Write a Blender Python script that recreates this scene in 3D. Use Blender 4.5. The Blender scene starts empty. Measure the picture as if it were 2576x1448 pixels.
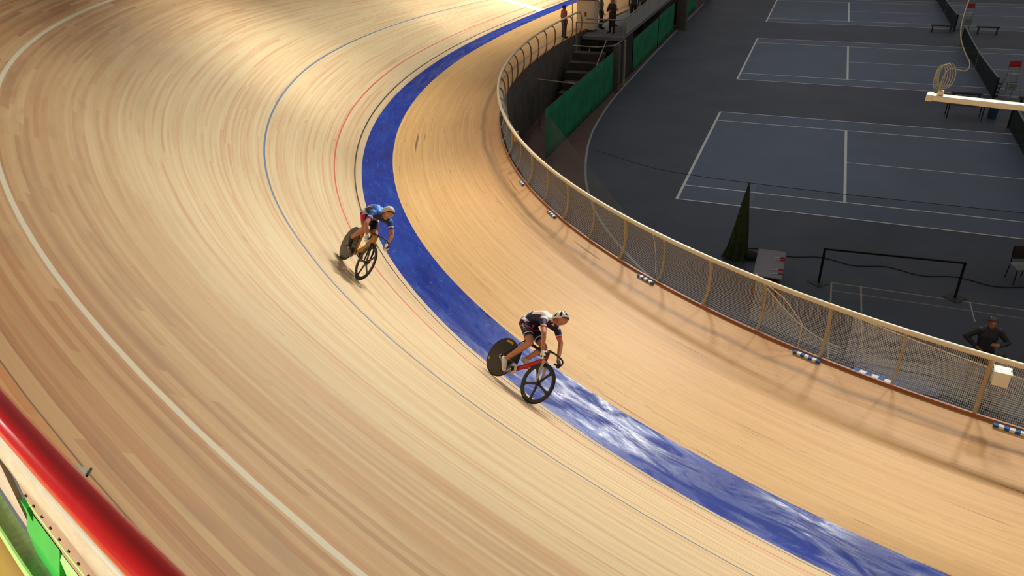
import bpy, bmesh, math, random
import numpy as np
from mathutils import Vector, Matrix
random.seed(7)
rnd = random.Random(11)
PI = math.pi
S = bpy.context.scene
COL = S.collection

# ------------------------------------------------------------------ camera, light, exposure
cd = bpy.data.cameras.new('camera'); cam = bpy.data.objects.new('camera', cd); COL.objects.link(cam)
cd.sensor_width = 36.0; cd.lens = 1895.85 / 2576 * 36.0; cd.clip_end = 400; cd.clip_start = 0.02
def _cam():
    y, p, r = 0.387580, 1.056903, -0.0326186
    Rm = Matrix.Rotation(y, 4, 'Z') @ Matrix.Rotation(p, 4, 'X') @ Matrix.Rotation(r, 4, 'Z')
    cam.matrix_world = Matrix.Translation((3.820264, -24.967576, 10.481726)) @ Rm
_cam(); S.camera = cam
cd.dof.use_dof = False
S.view_settings.view_transform = 'Standard'; S.view_settings.look = 'None'
S.view_settings.gamma = 1.0; S.view_settings.exposure = 0.24
S.view_settings.use_curve_mapping = False
wd = bpy.data.worlds.new('hall'); S.world = wd; wd.use_nodes = True
bg = wd.node_tree.nodes['Background']; bg.inputs[0].default_value = (0.95, 0.9, 0.85, 1); bg.inputs[1].default_value = 0.17
def area(name, loc, target, power, sx, sy, spread=80, col=(1, .99, .87)):
    l = bpy.data.lights.new(name, 'AREA'); l.shape = 'RECTANGLE'; l.size = sx; l.size_y = sy
    l.energy = power; l.color = col; l.spread = math.radians(spread)
    o = bpy.data.objects.new(name, l); COL.objects.link(o); o.location = loc
    o.rotation_euler = (Vector(target) - Vector(loc)).to_track_quat('-Z', 'Z').to_euler(); return o
# the track lights: floodlights hung over the inner edge of the track, aimed outward at the banking, plus added fill
LT = [((-4.4, 2.4, 14), (-5, -15.5, 4), 165, 76),
      ((-1.0, 1.0, 14), (-2.2, -19, 4), 347, 74),
      ((1.2, 0.3, 14), (1.5, -18.5, 4), 39, 74),
      ((6.9, -0.8, 14), (5, -19.5, 4), 225, 76),
      ((10.8, -1.6, 14), (10.5, -20, 4), 230, 76),
      ((18, -3, 14), (16, -20, 4), 364, 78),
      ((-9.0, 5, 14), (-13.5, 0, 4.5), 171, 90),
      ((-10.2, 13, 14), (-14.4, 11, 4.5), 246, 84),
      ((-10.5, 21, 14), (-14.6, 20, 4), 520, 84),
      ((-10.5, 29, 14), (-14.6, 29, 3.6), 300, 84),
      ((-10.5, 37, 14), (-14.5, 37, 3.4), 192, 84),
      ((-11, -2, 14), (-11.4, -5, 3), 186, 84),
      ((-3.2, -7.0, 14), (-4.0, -8.4, 3), 30, 48),
      ((1.6, -11.6, 14), (1.2, -13.0, 3), 14, 46),
      ((6.6, -13.4, 14), (6.4, -15.0, 3), 12, 46)]   # NNLS1; last three are fill added to brighten the apron
for k, (a, b, e, sp) in enumerate(LT): area('track_flood_or_fill', a, b, e, .9 if k in (0, 2, 4) else 1.6, .6 if k in (0, 2, 4) else 1.0, sp)
area('walkway_light', (-1.6, -28.6, 9.9), (2, -23.8, 8.6), 280, 2.4, .3, 130, (1, .95, .86))
area('walkway_light', (-4.0, -24.4, 9.9), (1.6, -23.8, 9.0), 40, 1.6, .12, 130, (1, .95, .86))  # unseen strip, added to draw the highlight streak along the red rail
# dim unseen fill lights added over the courts
for x, y in ((2, 4), (3, 20), (4, 36)):
    area('court_fill', (x, y, 12), (x, y, 0), 76, 2.5, 2.5, 150, (.8, .87, 1))

# ------------------------------------------------------------------ helpers
def tag(o, label=None, cat=None, group=None, kind=None):
    if label: o['label'] = label
    if cat: o['category'] = cat
    if group: o['group'] = group
    if kind: o['kind'] = kind
    return o
def empty(name, label, cat, loc=(0, 0, 0), rz=0, group=None, mat=None):
    o = bpy.data.objects.new(name, None); COL.objects.link(o); o.empty_display_size = .2
    if mat is not None: o.matrix_world = mat
    else: o.location = loc; o.rotation_euler = (0, 0, rz)
    return tag(o, label, cat, group)
class MB:
    def __init__(s): s.v = []; s.f = []; s.m = []; s.uv = []; s.hasuv = False
    def add(s, V, F, mi=0, UV=None):
        b = len(s.v); s.v += [tuple(v) for v in V]; s.f += [tuple(i + b for i in f) for f in F]; s.m += [mi] * len(F)
        s.uv += list(UV) if UV is not None else [(0, 0)] * len(V)
        if UV is not None: s.hasuv = True
        return s
    def box(s, c, d, mi=0, M=None, bev=0):
        x, y, z = [k / 2 for k in d]; b = min(bev, x * .9, y * .9, z * .9)
        if b <= 0:
            V = [(sx * x, sy * y, sz * z) for sz in (-1, 1) for sy in (-1, 1) for sx in (-1, 1)]
            F = [(0, 2, 3, 1), (4, 5, 7, 6), (0, 1, 5, 4), (1, 3, 7, 5), (3, 2, 6, 7), (2, 0, 4, 6)]
        else:
            bm = bmesh.new(); bmesh.ops.create_cube(bm, size=1)
            for v in bm.verts: v.co = Vector((v.co.x * 2 * x, v.co.y * 2 * y, v.co.z * 2 * z))
            bmesh.ops.bevel(bm, geom=bm.edges[:], offset=b, segments=2, affect='EDGES', profile=.5)
            bm.verts.index_update(); V = [tuple(v.co) for v in bm.verts]; F = [tuple(v.index for v in f.verts) for f in bm.faces]; bm.free()
        M = M or Matrix.Identity(4)
        V = [M @ Vector(v) + Vector(c) for v in V] if M.to_3x3() == Matrix.Identity(3) and False else [(Matrix.Translation(c) @ M) @ Vector(v) for v in V]
        return s.add(V, F, mi)
    def tube(s, P, r, n=8, mi=0, closed=False, flat=1.0, up=(0, 0, 1)):
        P = [Vector(p) for p in P]; R = r if isinstance(r, (list, tuple)) else [r] * len(P)
        N = len(P); V = []; UV = []
        T = []
        for i in range(N):
            a = P[(i - 1) % N] if (closed or i > 0) else P[i]; b = P[(i + 1) % N] if (closed or i < N - 1) else P[i]
            t = (b - a); T.append(t.normalized() if t.length > 1e-9 else Vector((0, 0, 1)))
        u = Vector(up); u = u - T[0] * u.dot(T[0])
        if u.length < 1e-3: u = Vector((1, 0, 0)) - T[0] * T[0].x
        if u.length < 1e-3: u = Vector((0, 1, 0))
        u.normalize(); L = 0
        for i in range(N):
            u = u - T[i] * u.dot(T[i]); u.normalize(); w = T[i].cross(u)
            if i: L += (P[i] - P[i - 1]).length
            for k in range(n):
                a = 2 * PI * k / n; V.append(P[i] + u * math.cos(a) * R[i] * flat + w * math.sin(a) * R[i]); UV.append((L, k / n))
        F = []
        for i in range(N if closed else N - 1):
            j = (i + 1) % N
            for k in range(n): F.append((i * n + k, i * n + (k + 1) % n, j * n + (k + 1) % n, j * n + k))
        if not closed: F.append(tuple(range(n - 1, -1, -1))); F.append(tuple(range((N - 1) * n, N * n)))
        return s.add(V, F, mi)
    def lathe(s, prof, n=32, M=None, mi=0, closed=False):
        # prof: (radius, height) pairs, axis z
        M = M or Matrix.Identity(4); V = []; F = []
        for r, h in prof:
            for k in range(n):
                a = 2 * PI * k / n; V.append(M @ Vector((r * math.cos(a), r * math.sin(a), h)))
        m = len(prof)
        for i in range(m if closed else m - 1):
            j = (i + 1) % m
            for k in range(n): F.append((i * n + k, i * n + (k + 1) % n, j * n + (k + 1) % n, j * n + k))
        return s.add(V, F, mi)
    def prism(s, poly, z0, z1, M=None, mi=0):
        M = M or Matrix.Identity(4); n = len(poly)
        V = [M @ Vector((x, y, z0)) for x, y in poly] + [M @ Vector((x, y, z1)) for x, y in poly]
        F = [tuple(range(n - 1, -1, -1)), tuple(range(n, 2 * n))] + [(i, (i + 1) % n, n + (i + 1) % n, n + i) for i in range(n)]
        return s.add(V, F, mi)
    def ball(s, c, r, n=12, mi=0, M=None):
        rr = r if isinstance(r, (tuple, list)) else (r, r, r); V = []; F = []; m = n // 2 + 1
        M = M or Matrix.Identity(4)
        for i in range(m + 1):
            p = PI * i / m
            for k in range(n):
                a = 2 * PI * k / n
                V.append(Vector(c) + M.to_3x3() @ Vector((rr[0] * math.sin(p) * math.cos(a), rr[1] * math.sin(p) * math.sin(a), rr[2] * math.cos(p))))
        for i in range(m):
            for k in range(n):
                F.append((i * n + k, (i + 1) * n + k, (i + 1) * n + (k + 1) % n, i * n + (k + 1) % n))
        return s.add(V, F, mi)
    def sheet(s, grid, UV=None, mi=0):
        m = len(grid); n = len(grid[0]); V = [p for row in grid for p in row]
        U = [p for row in UV for p in row] if UV else None
        F = [(i * n + k, (i + 1) * n + k, (i + 1) * n + k + 1, i * n + k + 1) for i in range(m - 1) for k in range(n - 1)]
        return s.add(V, F, mi, U)
    def build(s, name, mats, parent=None, smooth=True, label=None):
        me = bpy.data.meshes.new(name); me.from_pydata([tuple(v) for v in s.v], [], s.f)
        for m in (mats if isinstance(mats, (list, tuple)) else [mats]): me.materials.append(m)
        me.polygons.foreach_set('material_index', s.m)
        if s.hasuv:
            ul = me.uv_layers.new(name='UVMap'); idx = np.empty(len(me.loops), dtype=np.int32); me.loops.foreach_get('vertex_index', idx)
            ul.data.foreach_set('uv', np.array(s.uv, dtype=np.float32)[idx].ravel())
        me.update()
        bm = bmesh.new(); bm.from_mesh(me); bmesh.ops.recalc_face_normals(bm, faces=bm.faces[:]) if not s.hasuv else None
        bm.to_mesh(me); bm.free()
        if smooth:
            me.polygons.foreach_set('use_smooth', [True] * len(me.polygons))
            try: me.set_sharp_from_angle(angle=math.radians(40))
            except Exception: pass
        o = bpy.data.objects.new(name, me); COL.objects.link(o)
        if parent: o.parent = parent
        if label: o['label'] = label
        return o
def copy_tree(o, parent=None):
    c = o.copy(); COL.objects.link(c); c.parent = parent
    for ch in list(o.children): copy_tree(ch, c)
    return c

# ------------------------------------------------------------------ materials
def srgb(r, g, b): return tuple((c / 255 / 12.92 if c / 255 <= .04045 else ((c / 255 + .055) / 1.055) ** 2.4) for c in (r, g, b)) + (1,)
class NT:
    def __init__(s, name):
        s.m = bpy.data.materials.new(name); s.m.use_nodes = True; s.t = s.m.node_tree; s.n = s.t.nodes
        s.b = s.n['Principled BSDF']; s.out = s.n['Material Output']
    def node(s, ty, **kw):
        n = s.n.new(ty)
        for k, v in kw.items(): setattr(n, k, v)
        return n
    def link(s, a, b): s.t.links.new(a, b); return b
    def inp(s, sock, v):
        if hasattr(v, 'is_output') or isinstance(v, bpy.types.NodeSocket): s.link(v, sock)
        else: sock.default_value = v
    def math(s, op, a, b=0.0, c=0.0):
        n = s.node('ShaderNodeMath', operation=op); s.inp(n.inputs[0], a); s.inp(n.inputs[1], b); s.inp(n.inputs[2], c); return n.outputs[0]
    def mix(s, f, a, b):
        n = s.node('ShaderNodeMix', data_type='RGBA'); s.inp(n.inputs[0], f); s.inp(n.inputs[6], a); s.inp(n.inputs[7], b); return n.outputs[2]
    def mul(s, f, a, b):
        n = s.node('ShaderNodeMix', data_type='RGBA', blend_type='MULTIPLY'); s.inp(n.inputs[0], f); s.inp(n.inputs[6], a); s.inp(n.inputs[7], b); return n.outputs[2]
    def ramp(s, f, st):
        n = s.node('ShaderNodeValToRGB'); e = n.color_ramp.elements
        while len(e) < len(st): e.new(.5)
        for i, (p, c) in enumerate(st): e[i].position = p; e[i].color = c if len(c) == 4 else tuple(c) + (1,)
        s.inp(n.inputs[0], f); return n.outputs[0]
    def noise(s, vec, sc, det=3, rough=.5, dist=0):
        n = s.node('ShaderNodeTexNoise'); n.inputs['Scale'].default_value = sc; n.inputs['Detail'].default_value = det
        n.inputs['Roughness'].default_value = rough; n.inputs['Distortion'].default_value = dist
        if vec is not None: s.link(vec, n.inputs['Vector'])
        return n.outputs['Fac']
    def comb(s, x, y, z=0.0):
        n = s.node('ShaderNodeCombineXYZ'); s.inp(n.inputs[0], x); s.inp(n.inputs[1], y); s.inp(n.inputs[2], z); return n.outputs[0]
    def uv(s):
        n = s.node('ShaderNodeUVMap'); sp = s.node('ShaderNodeSeparateXYZ'); s.link(n.outputs[0], sp.inputs[0]); return sp.outputs[0], sp.outputs[1]
    def obj(s):
        n = s.node('ShaderNodeTexCoord'); return n.outputs['Object']
    def bump(s, h, st=.3, d=.01):
        n = s.node('ShaderNodeBump'); n.inputs['Strength'].default_value = st; n.inputs['Distance'].default_value = d
        s.link(h, n.inputs['Height']); s.link(n.outputs[0], s.b.inputs['Normal'])
    def sety(s, col=None, rough=None, metal=None, spec=None):
        if col is not None: s.inp(s.b.inputs['Base Color'], col)
        if rough is not None: s.inp(s.b.inputs['Roughness'], rough)
        if metal is not None: s.inp(s.b.inputs['Metallic'], metal)
        if spec is not None: s.inp(s.b.inputs['Specular IOR Level'], spec)
        return s.m
def plain(name, c, rough=.5, metal=0, var=.06, sc=12, spec=.5, bump=0):
    t = NT(name); n = t.noise(t.obj(), sc, 4)
    col = t.ramp(n, [(.3, tuple(k * (1 - var) for k in c[:3])), (.7, tuple(min(1, k * (1 + var)) for k in c[:3]))])
    t.sety(col, rough, metal, spec)
    if bump: t.bump(n, bump, .004)
    return t.m
def band(t, x, c, hw, soft=.004):
    # 1 inside |x-c|<hw
    d = t.math('ABSOLUTE', t.math('SUBTRACT', x, c)); return t.math('SMOOTH_MIN', t.math('MAXIMUM', t.math('DIVIDE', t.math('SUBTRACT', hw + soft, d), 2 * soft), 0.0), 1.0, 0.0)
def planks(t, u, v, pw, tones, seedoff=0.0, streak=.5, length=3.2):
    """thin boards laid along u; tone per board"""
    row = t.math('FLOOR', t.math('DIVIDE', v, pw))
    wn = t.node('ShaderNodeTexWhiteNoise', noise_dimensions='1D'); t.inp(wn.inputs[1], t.math('ADD', row, seedoff)); r0 = wn.outputs[0]
    seg = t.math('FLOOR', t.math('ADD', t.math('DIVIDE', u, length), t.math('MULTIPLY', r0, 37.0)))
    w2 = t.node('ShaderNodeTexWhiteNoise', noise_dimensions='2D'); t.link(t.comb(row, seg), w2.inputs[0]); r1 = w2.outputs[0]
    f1 = t.noise(t.comb(t.math('MULTIPLY', u, .16), t.math('MULTIPLY', v, 13.0), seedoff), 1.0, 4, .62)
    f2 = t.noise(t.comb(t.math('MULTIPLY', u, .9), t.math('MULTIPLY', v, 75.0), seedoff + 5), 1.0, 3, .6)
    f = t.math('ADD', t.math('MULTIPLY', r1, 1 - streak), t.math('MULTIPLY', t.math('ADD', t.math('MULTIPLY', f1, .7), t.math('MULTIPLY', f2, .3)), streak))
    return t.ramp(f, tones), r1, f1, f2

OUT = {}
def mat_track():
    t = NT('track_boards'); u, v = t.uv()
    tones = [(.18, srgb(198, 142, 106)), (.38, srgb(214, 172, 130)), (.5, srgb(222, 193, 150)), (.64, srgb(227, 202, 160)), (.85, srgb(234, 214, 174))]
    c, r1, f1, f2 = planks(t, u, v, .06, tones, 0, .82, 5.0)
    # upper boards: redder and stained, with light falloff painted into the darker tones
    tn2 = [(.2, srgb(150, 98, 60)), (.42, srgb(188, 134, 86)), (.6, srgb(200, 154, 104)), (.82, srgb(212, 176, 122))]
    c2 = planks(t, u, v, .06, tn2, 90, .62)[0]
    big = t.noise(t.comb(t.math('MULTIPLY', u, .22), t.math('MULTIPLY', v, .8)), 1.0, 4, .6)
    up = t.math('ADD', t.math('DIVIDE', t.math('SUBTRACT', v, 5.0), 3.2), t.math('MULTIPLY', t.math('SUBTRACT', big, .5), .5))
    up = t.math('MINIMUM', t.math('MAXIMUM', up, 0.0), 1.0)
    c = t.mix(up, c, c2)
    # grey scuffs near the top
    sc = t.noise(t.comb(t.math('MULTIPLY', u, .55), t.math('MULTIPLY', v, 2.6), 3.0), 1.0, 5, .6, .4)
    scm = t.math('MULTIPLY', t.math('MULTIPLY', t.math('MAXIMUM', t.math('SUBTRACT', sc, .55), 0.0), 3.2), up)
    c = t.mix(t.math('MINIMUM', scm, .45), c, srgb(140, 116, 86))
    # rubber dust just above the blue band
    du = t.math('MULTIPLY', t.math('MAXIMUM', t.math('SUBTRACT', 1.0, t.math('DIVIDE', v, 1.3)), 0.0), t.math('ADD', .06, t.math('MULTIPLY', f1, .18)))
    c = t.mix(du, c, srgb(150, 120, 84))
    # small dark marks
    mk = t.noise(t.comb(t.math('MULTIPLY', u, 1.4), t.math('MULTIPLY', v, 9.0), 8.0), 1.0, 2, .4)
    c = t.mix(t.math('MULTIPLY', t.math('MAXIMUM', t.math('SUBTRACT', mk, .745), 0.0), 6.0), c, srgb(110, 84, 60))
    # orange outer strip beyond the seam
    c = t.mix(t.math('GREATER_THAN', v, 8.585), c, planks(t, u, v, .09, [(.25, srgb(196, 128, 70)), (.7, srgb(212, 154, 88))], 40, .4)[0])
    c = t.mix(band(t, v, 8.58, .004), c, srgb(86, 52, 34))
    # painted lines
    wear = t.math('ADD', .85, t.math('MULTIPLY', f2, .2))
    c = t.mix(band(t, v, .225, .022), c, srgb(64, 60, 62))
    c = t.mix(t.math('MULTIPLY', band(t, v, .875, .022), .85), c, srgb(216, 74, 62))
    c = t.mix(t.math('MULTIPLY', band(t, v, 2.87, .024), .9), c, srgb(72, 116, 160))
    c = t.mix(band(t, v, 7.741, .030), c, srgb(222, 208, 180))
    # white cross line on the far straight
    x = band(t, u, 4.5, .36); x = t.math('MULTIPLY', x, t.math('GREATER_THAN', v, 0.0))
    c = t.mix(x, c, srgb(240, 238, 228))
    ro = t.math('ADD', .38, t.math('MULTIPLY', f1, .25))
    t.sety(c, ro, 0, .35); t.bump(f2, .05, .002); return t.m
def mat_apron():
    t = NT('apron_boards'); u, v = t.uv()
    tones = [(.18, srgb(186, 130, 80)), (.38, srgb(208, 158, 100)), (.55, srgb(218, 172, 112)), (.82, srgb(230, 192, 130))]
    c, r1, f1, f2 = planks(t, u, v, .036, tones, 200, .82, 3.2)
    big = t.noise(t.comb(t.math('MULTIPLY', u, .3), t.math('MULTIPLY', v, 1.1), 2.0), 1.0, 4, .6)
    inner = t.math('MINIMUM', t.math('MAXIMUM', t.math('DIVIDE', t.math('SUBTRACT', v, .6), 2.6), 0.0), 1.0)
    c = t.mix(t.math('MULTIPLY', t.math('MULTIPLY', inner, .62), t.math('ADD', big, .25)), c, srgb(176, 118, 78))
    # long thin scratches
    for sx, sy, th, z in ((.32, 16.0, .70, 4.0), (.8, 34.0, .71, 9.0), (.22, 9.0, .725, 14.0)):
        uu = t.math('ADD', u, t.math('MULTIPLY', v, .25 if z < 9 else -.4))
        k = t.noise(t.comb(t.math('MULTIPLY', uu, sx), t.math('MULTIPLY', t.math('ADD', v, t.math('MULTIPLY', u, .015)), sy), z), 1.0, 2, .45)
        c = t.mix(t.math('MINIMUM', t.math('MULTIPLY', t.math('MAXIMUM', t.math('SUBTRACT', k, th), 0.0), 14.0), .8), c, srgb(92, 72, 54))
    k = t.noise(t.comb(t.math('MULTIPLY', u, 2.4), t.math('MULTIPLY', v, 46.0), 22.0), 1.0, 2, .5)
    c = t.mix(t.math('MINIMUM', t.math('MULTIPLY', t.math('MAXIMUM', t.math('SUBTRACT', k, .67), 0.0), 9.0), .6), c, srgb(110, 84, 60))
    # dirt strip that runs near the kerb
    wob = t.math('MULTIPLY', t.math('SUBTRACT', t.noise(t.comb(t.math('MULTIPLY', u, .6), 0.0), 1.0, 2), .5), .22)
    dd = band(t, t.math('ADD', v, wob), 2.86, .07, .05)
    c = t.mix(t.math('MULTIPLY', dd, t.math('ADD', .25, t.math('MULTIPLY', f1, .6))), c, srgb(120, 92, 66))
    t.sety(c, t.math('ADD', .42, t.math('MULTIPLY', f1, .2)), 0, .3); t.bump(f2, .05, .002); return t.m
def mat_blue():
    t = NT('blue_band_paint'); u, v = t.uv()
    a = t.noise(t.comb(t.math('MULTIPLY', u, .7), t.math('MULTIPLY', v, 2.2)), 1.0, 5, .62)
    f = t.noise(t.comb(t.math('MULTIPLY', u, 1.2), t.math('MULTIPLY', v, 42.0)), 1.0, 3, .6)
    c = t.ramp(a, [(.3, srgb(4, 34, 130)), (.55, srgb(6, 48, 152)), (.75, srgb(22, 72, 168))])
    wear = t.noise(t.comb(t.math('MULTIPLY', u, 2.5), t.math('MULTIPLY', v, 10.0), 6.0), 1.0, 5, .7)
    c = t.mix(t.math('MINIMUM', t.math('MULTIPLY', t.math('MAXIMUM', t.math('SUBTRACT', wear, .58), 0.0), 3.0), .5), c, srgb(120, 140, 186))
    d = t.noise(t.comb(t.math('MULTIPLY', u, 1.6), t.math('MULTIPLY', v, 7.0), 16.0), 1.0, 3, .5)
    c = t.mix(t.math('MINIMUM', t.math('MULTIPLY', t.math('MAXIMUM', t.math('SUBTRACT', d, .66), 0.0), 6.0), .5), c, srgb(50, 54, 74))
    pt = t.noise(t.comb(t.math('MULTIPLY', u, .75), t.math('MULTIPLY', v, 3.2), 31.0), 1.0, 5, .68, .8)
    pt = t.math('MINIMUM', t.math('MAXIMUM', t.math('MULTIPLY', t.math('SUBTRACT', pt, .40), 5.0), 0.0), 1.0)
    t.sety(c, t.math('ADD', t.math('ADD', .14, t.math('MULTIPLY', pt, .30)), t.math('MULTIPLY', t.math('ADD', a, wear), .10)), 0, t.math('SUBTRACT', .34, t.math('MULTIPLY', pt, .20)))
    h = t.math('ADD', t.math('MULTIPLY', f, .35), t.math('MULTIPLY', a, 2.0)); t.bump(h, .5, .006); return t.m
def mat_floor():
    t = NT('infield_floor'); P = t.obj(); sp = t.node('ShaderNodeSeparateXYZ'); t.link(P, sp.inputs[0]); X, Y = sp.outputs[0], sp.outputs[1]
    n = t.noise(P, .5, 5, .6); n2 = t.noise(P, 30, 2)
    c = t.ramp(n, [(.3, (.14, .08, .07)), (.7, (.19, .11, .095))])
    t.sety(c, .6, 0, .3); t.bump(n2, .1, .002); return t.m
def mat_court(x0, y0, lines=True):
    t = NT('court_surface'); P = t.node('ShaderNodeNewGeometry').outputs['Position']; sp = t.node('ShaderNodeSeparateXYZ'); t.link(P, sp.inputs[0]); X, Y = sp.outputs[0], sp.outputs[1]
    n = t.noise(P, .35, 4, .6); n2 = t.noise(P, 5, 4, .7)
    f = t.math('ADD', t.math('MULTIPLY', n, .8), t.math('MULTIPLY', n2, .2))
    if not lines: c = t.ramp(f, [(.3, (.068, .078, .100)), (.7, (.105, .118, .148))])
    else: c = t.ramp(f, [(.3, (.115, .145, .20)), (.7, (.15, .185, .25))])
    def hline(c, y, xa, xb, hw=.03, k=.9, col=(.85, .86, .76, 1)):
        m = t.math('MULTIPLY', band(t, Y, y, hw, .005), band(t, X, (xa + xb) / 2, (xb - xa) / 2, .005)); return t.mix(t.math('MULTIPLY', m, k), c, col)
    def vline(c, x, ya, yb, hw=.03, k=.9, col=(.85, .86, .76, 1)):
        m = t.math('MULTIPLY', band(t, X, x, hw, .005), band(t, Y, (ya + yb) / 2, (yb - ya) / 2, .005)); return t.mix(t.math('MULTIPLY', m, k), c, col)
    if lines:
        L = 23.77
        for y in (0, 1.37, 9.6, 10.97): c = hline(c, y0 + y, x0, x0 + L, .033)
        for x in (0, L): c = vline(c, x0 + x, y0, y0 + 10.97, .05)
        for x in (5.485, L - 5.485): c = vline(c, x0 + x, y0 + 1.37, y0 + 9.6, .05)
        c = hline(c, y0 + 5.485, x0 + 5.485, x0 + L - 5.485, .025)
    else:
        yl = (.42, .38, .27, 1)
        for y, k in ((-4.67, .8), (-5.13, .5), (-10.31, .5), (-10.77, .8)): c = hline(c, y, 5.16, 18.58, .022, k, yl)
        for x, k in ((5.18, .9), (5.94, .9), (9.9, .6), (13.86, .6), (17.8, .8), (18.56, .8)): c = vline(c, x, -10.77, -4.67, .022, k, yl)
        c = vline(c, 8.6, -5.7, -4.67, .015, .5)
    t.sety(c, .55, 0, .3); t.bump(n2, .05, .002); return t.m
def mat_net(cell, th, col, base=0.0, name='netting'):
    t = NT(name); u, v = t.uv()
    def l(x):
        f = t.math('FRACT', t.math('DIVIDE', x, cell)); return t.math('LESS_THAN', f, th / cell)
    m = t.math('MAXIMUM', l(u), l(v)); m = t.math('MAXIMUM', m, base) if base else m
    t.sety(col, .8, 0, .1); t.link(m, t.b.inputs['Alpha']); return t.m
def mat_mesh(name, col, a):
    # cloth mesh too fine for its threads to be seen one by one
    t = NT(name); n = t.noise(t.obj(), 1.6, 3); t.sety(col, .9, 0, .1)
    t.link(t.math('ADD', a * .7, t.math('MULTIPLY', n, a * .6)), t.b.inputs['Alpha']); return t.m
M = dict(
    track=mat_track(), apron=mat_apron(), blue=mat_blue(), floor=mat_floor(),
    kerb=plain('kerb_wood', srgb(164, 104, 62), .45, 0, .2, 3), concrete=plain('concrete', (.12, .10, .085), .9, 0, .25, 2),
    dark=plain('dark_rubber', (.02, .02, .022), .6), cream=plain('cream_metal', srgb(226, 210, 176), .35, 0, .03),
    post=plain('post_paint', srgb(176, 156, 122), .5, 0, .1), postfar=plain('grey_post_paint', srgb(120, 104, 84), .5, 0, .1),
    green=plain('green_cloth', (.001, .19, .075), .9, 0, .25, 1.5), pillar=plain('pillar_paint', (.10, .085, .065), .8, 0, .15),
    deck=plain('deck_grey', (.16, .155, .16), .8, 0, .15, 2), white=plain('white_plastic', srgb(236, 232, 220), .4, 0, .03),
    red=plain('red_paint', srgb(168, 14, 12), .16, 0, .04), redpl=plain('red_plastic', (.42, .015, .012), .6),
    grey=plain('grey_steel', srgb(160, 148, 128), .5, .2, .12, 5), greybr=plain('rusty_grey_plate', srgb(168, 150, 130), .6, 0, .2, 7),
    lgreen=plain('light_green_steel', srgb(150, 206, 112), .5, 0, .1, 8), bgreen=plain('bright_green_steel', srgb(22, 150, 44), .5, 0, .1, 8),
    dgreen=plain('dusty_green_steel', srgb(120, 148, 84), .7, 0, .2, 30), blackm=plain('black_metal', (.012, .012, .012), .35, .2),
    alu=plain('aluminium', (.30, .32, .31), .4, .3), darkbr=plain('dark_bench', (.03, .012, .012), .6),
    mat=plain('blue_mat_vinyl', (.07, .075, .15), .5), plate=plain('steel_base', (.05, .065, .055), .5, .2), tabletop=plain('table_top_grey', (.26, .23, .25), .5, 0, .08, 40),
    padb=plain('blue_foam', srgb(20, 92, 178), .7), padw=plain('white_foam', srgb(232, 236, 236), .7),
    skin=plain('skin', srgb(196, 132, 100), .45, 0, .08, 6), skind=plain('tanned_skin', srgb(194, 128, 96), .5, 0, .08, 6),
    foil=None)
t = NT('white_foil_sheet'); n = t.noise(t.obj(), 9, 5, .7, 1.5); t.sety(t.ramp(n, [(.3, srgb(178, 158, 134)), (.7, srgb(196, 188, 168))]), .35, 0, .5); t.bump(n, .5, .01); M['foil'] = t.m
t = NT('walkway_boards'); u_, v_ = t.uv(); c_, r_, fa, fb = planks(t, u_, v_, .12, [(.2, srgb(190, 144, 74)), (.6, srgb(214, 170, 92)), (.85, srgb(224, 184, 110))], 400, .5, 2.0)
st = t.noise(t.comb(t.math('MULTIPLY', u_, 5.0), t.math('MULTIPLY', v_, 5.0), 3.0), 1.0, 4, .6); c_ = t.mix(t.math('MINIMUM', t.math('MULTIPLY', t.math('MAXIMUM', t.math('SUBTRACT', st, .62), 0.0), 5.0), .6), c_, srgb(96, 84, 60))
t.sety(c_, .5, 0, .4); M['walk'] = t.m

# ------------------------------------------------------------------ the track's geometry
KS = np.array([-5e-05, 0.01165, 0.02338, 0.03474, 0.04253, 0.04483, 0.04695, 0.04800, 0.04800, 0.04800, 0.04800])
TH0 = -1.67169; C0 = np.array([-11.49972, 24.20275]); H0 = 2.88073; SL = 0.00374
BK = [0.12831, 0.39509, 0.64379, 0.71349, 0.69323, 0.66614, 0.65, 0.65]
B1 = [-0.0257, -0.00488, 0.02133, 0.05072, 0.10929, 0.18151, 0.24, 0.26]
B2 = [0.09402, 0.03047, -0.03139, -0.02517, -0.01183, 0.01208, 0.03, 0.04]
WB, WF, HR = 0.89733, 3.40549, 1.08056
DS = .25
sk = np.linspace(0, 95, 11); sb = np.linspace(0, 95, 8)
SS = np.arange(0, 72.01, DS)
kk = np.interp(SS, sk, KS); th = TH0 + np.concatenate([[0], np.cumsum((kk[1:] + kk[:-1]) / 2 * DS)])
xx = C0[0] + np.concatenate([[0], np.cumsum(np.cos((th[1:] + th[:-1]) / 2) * DS)]); yy = C0[1] + np.concatenate([[0], np.cumsum(np.sin((th[1:] + th[:-1]) / 2) * DS)])
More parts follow.
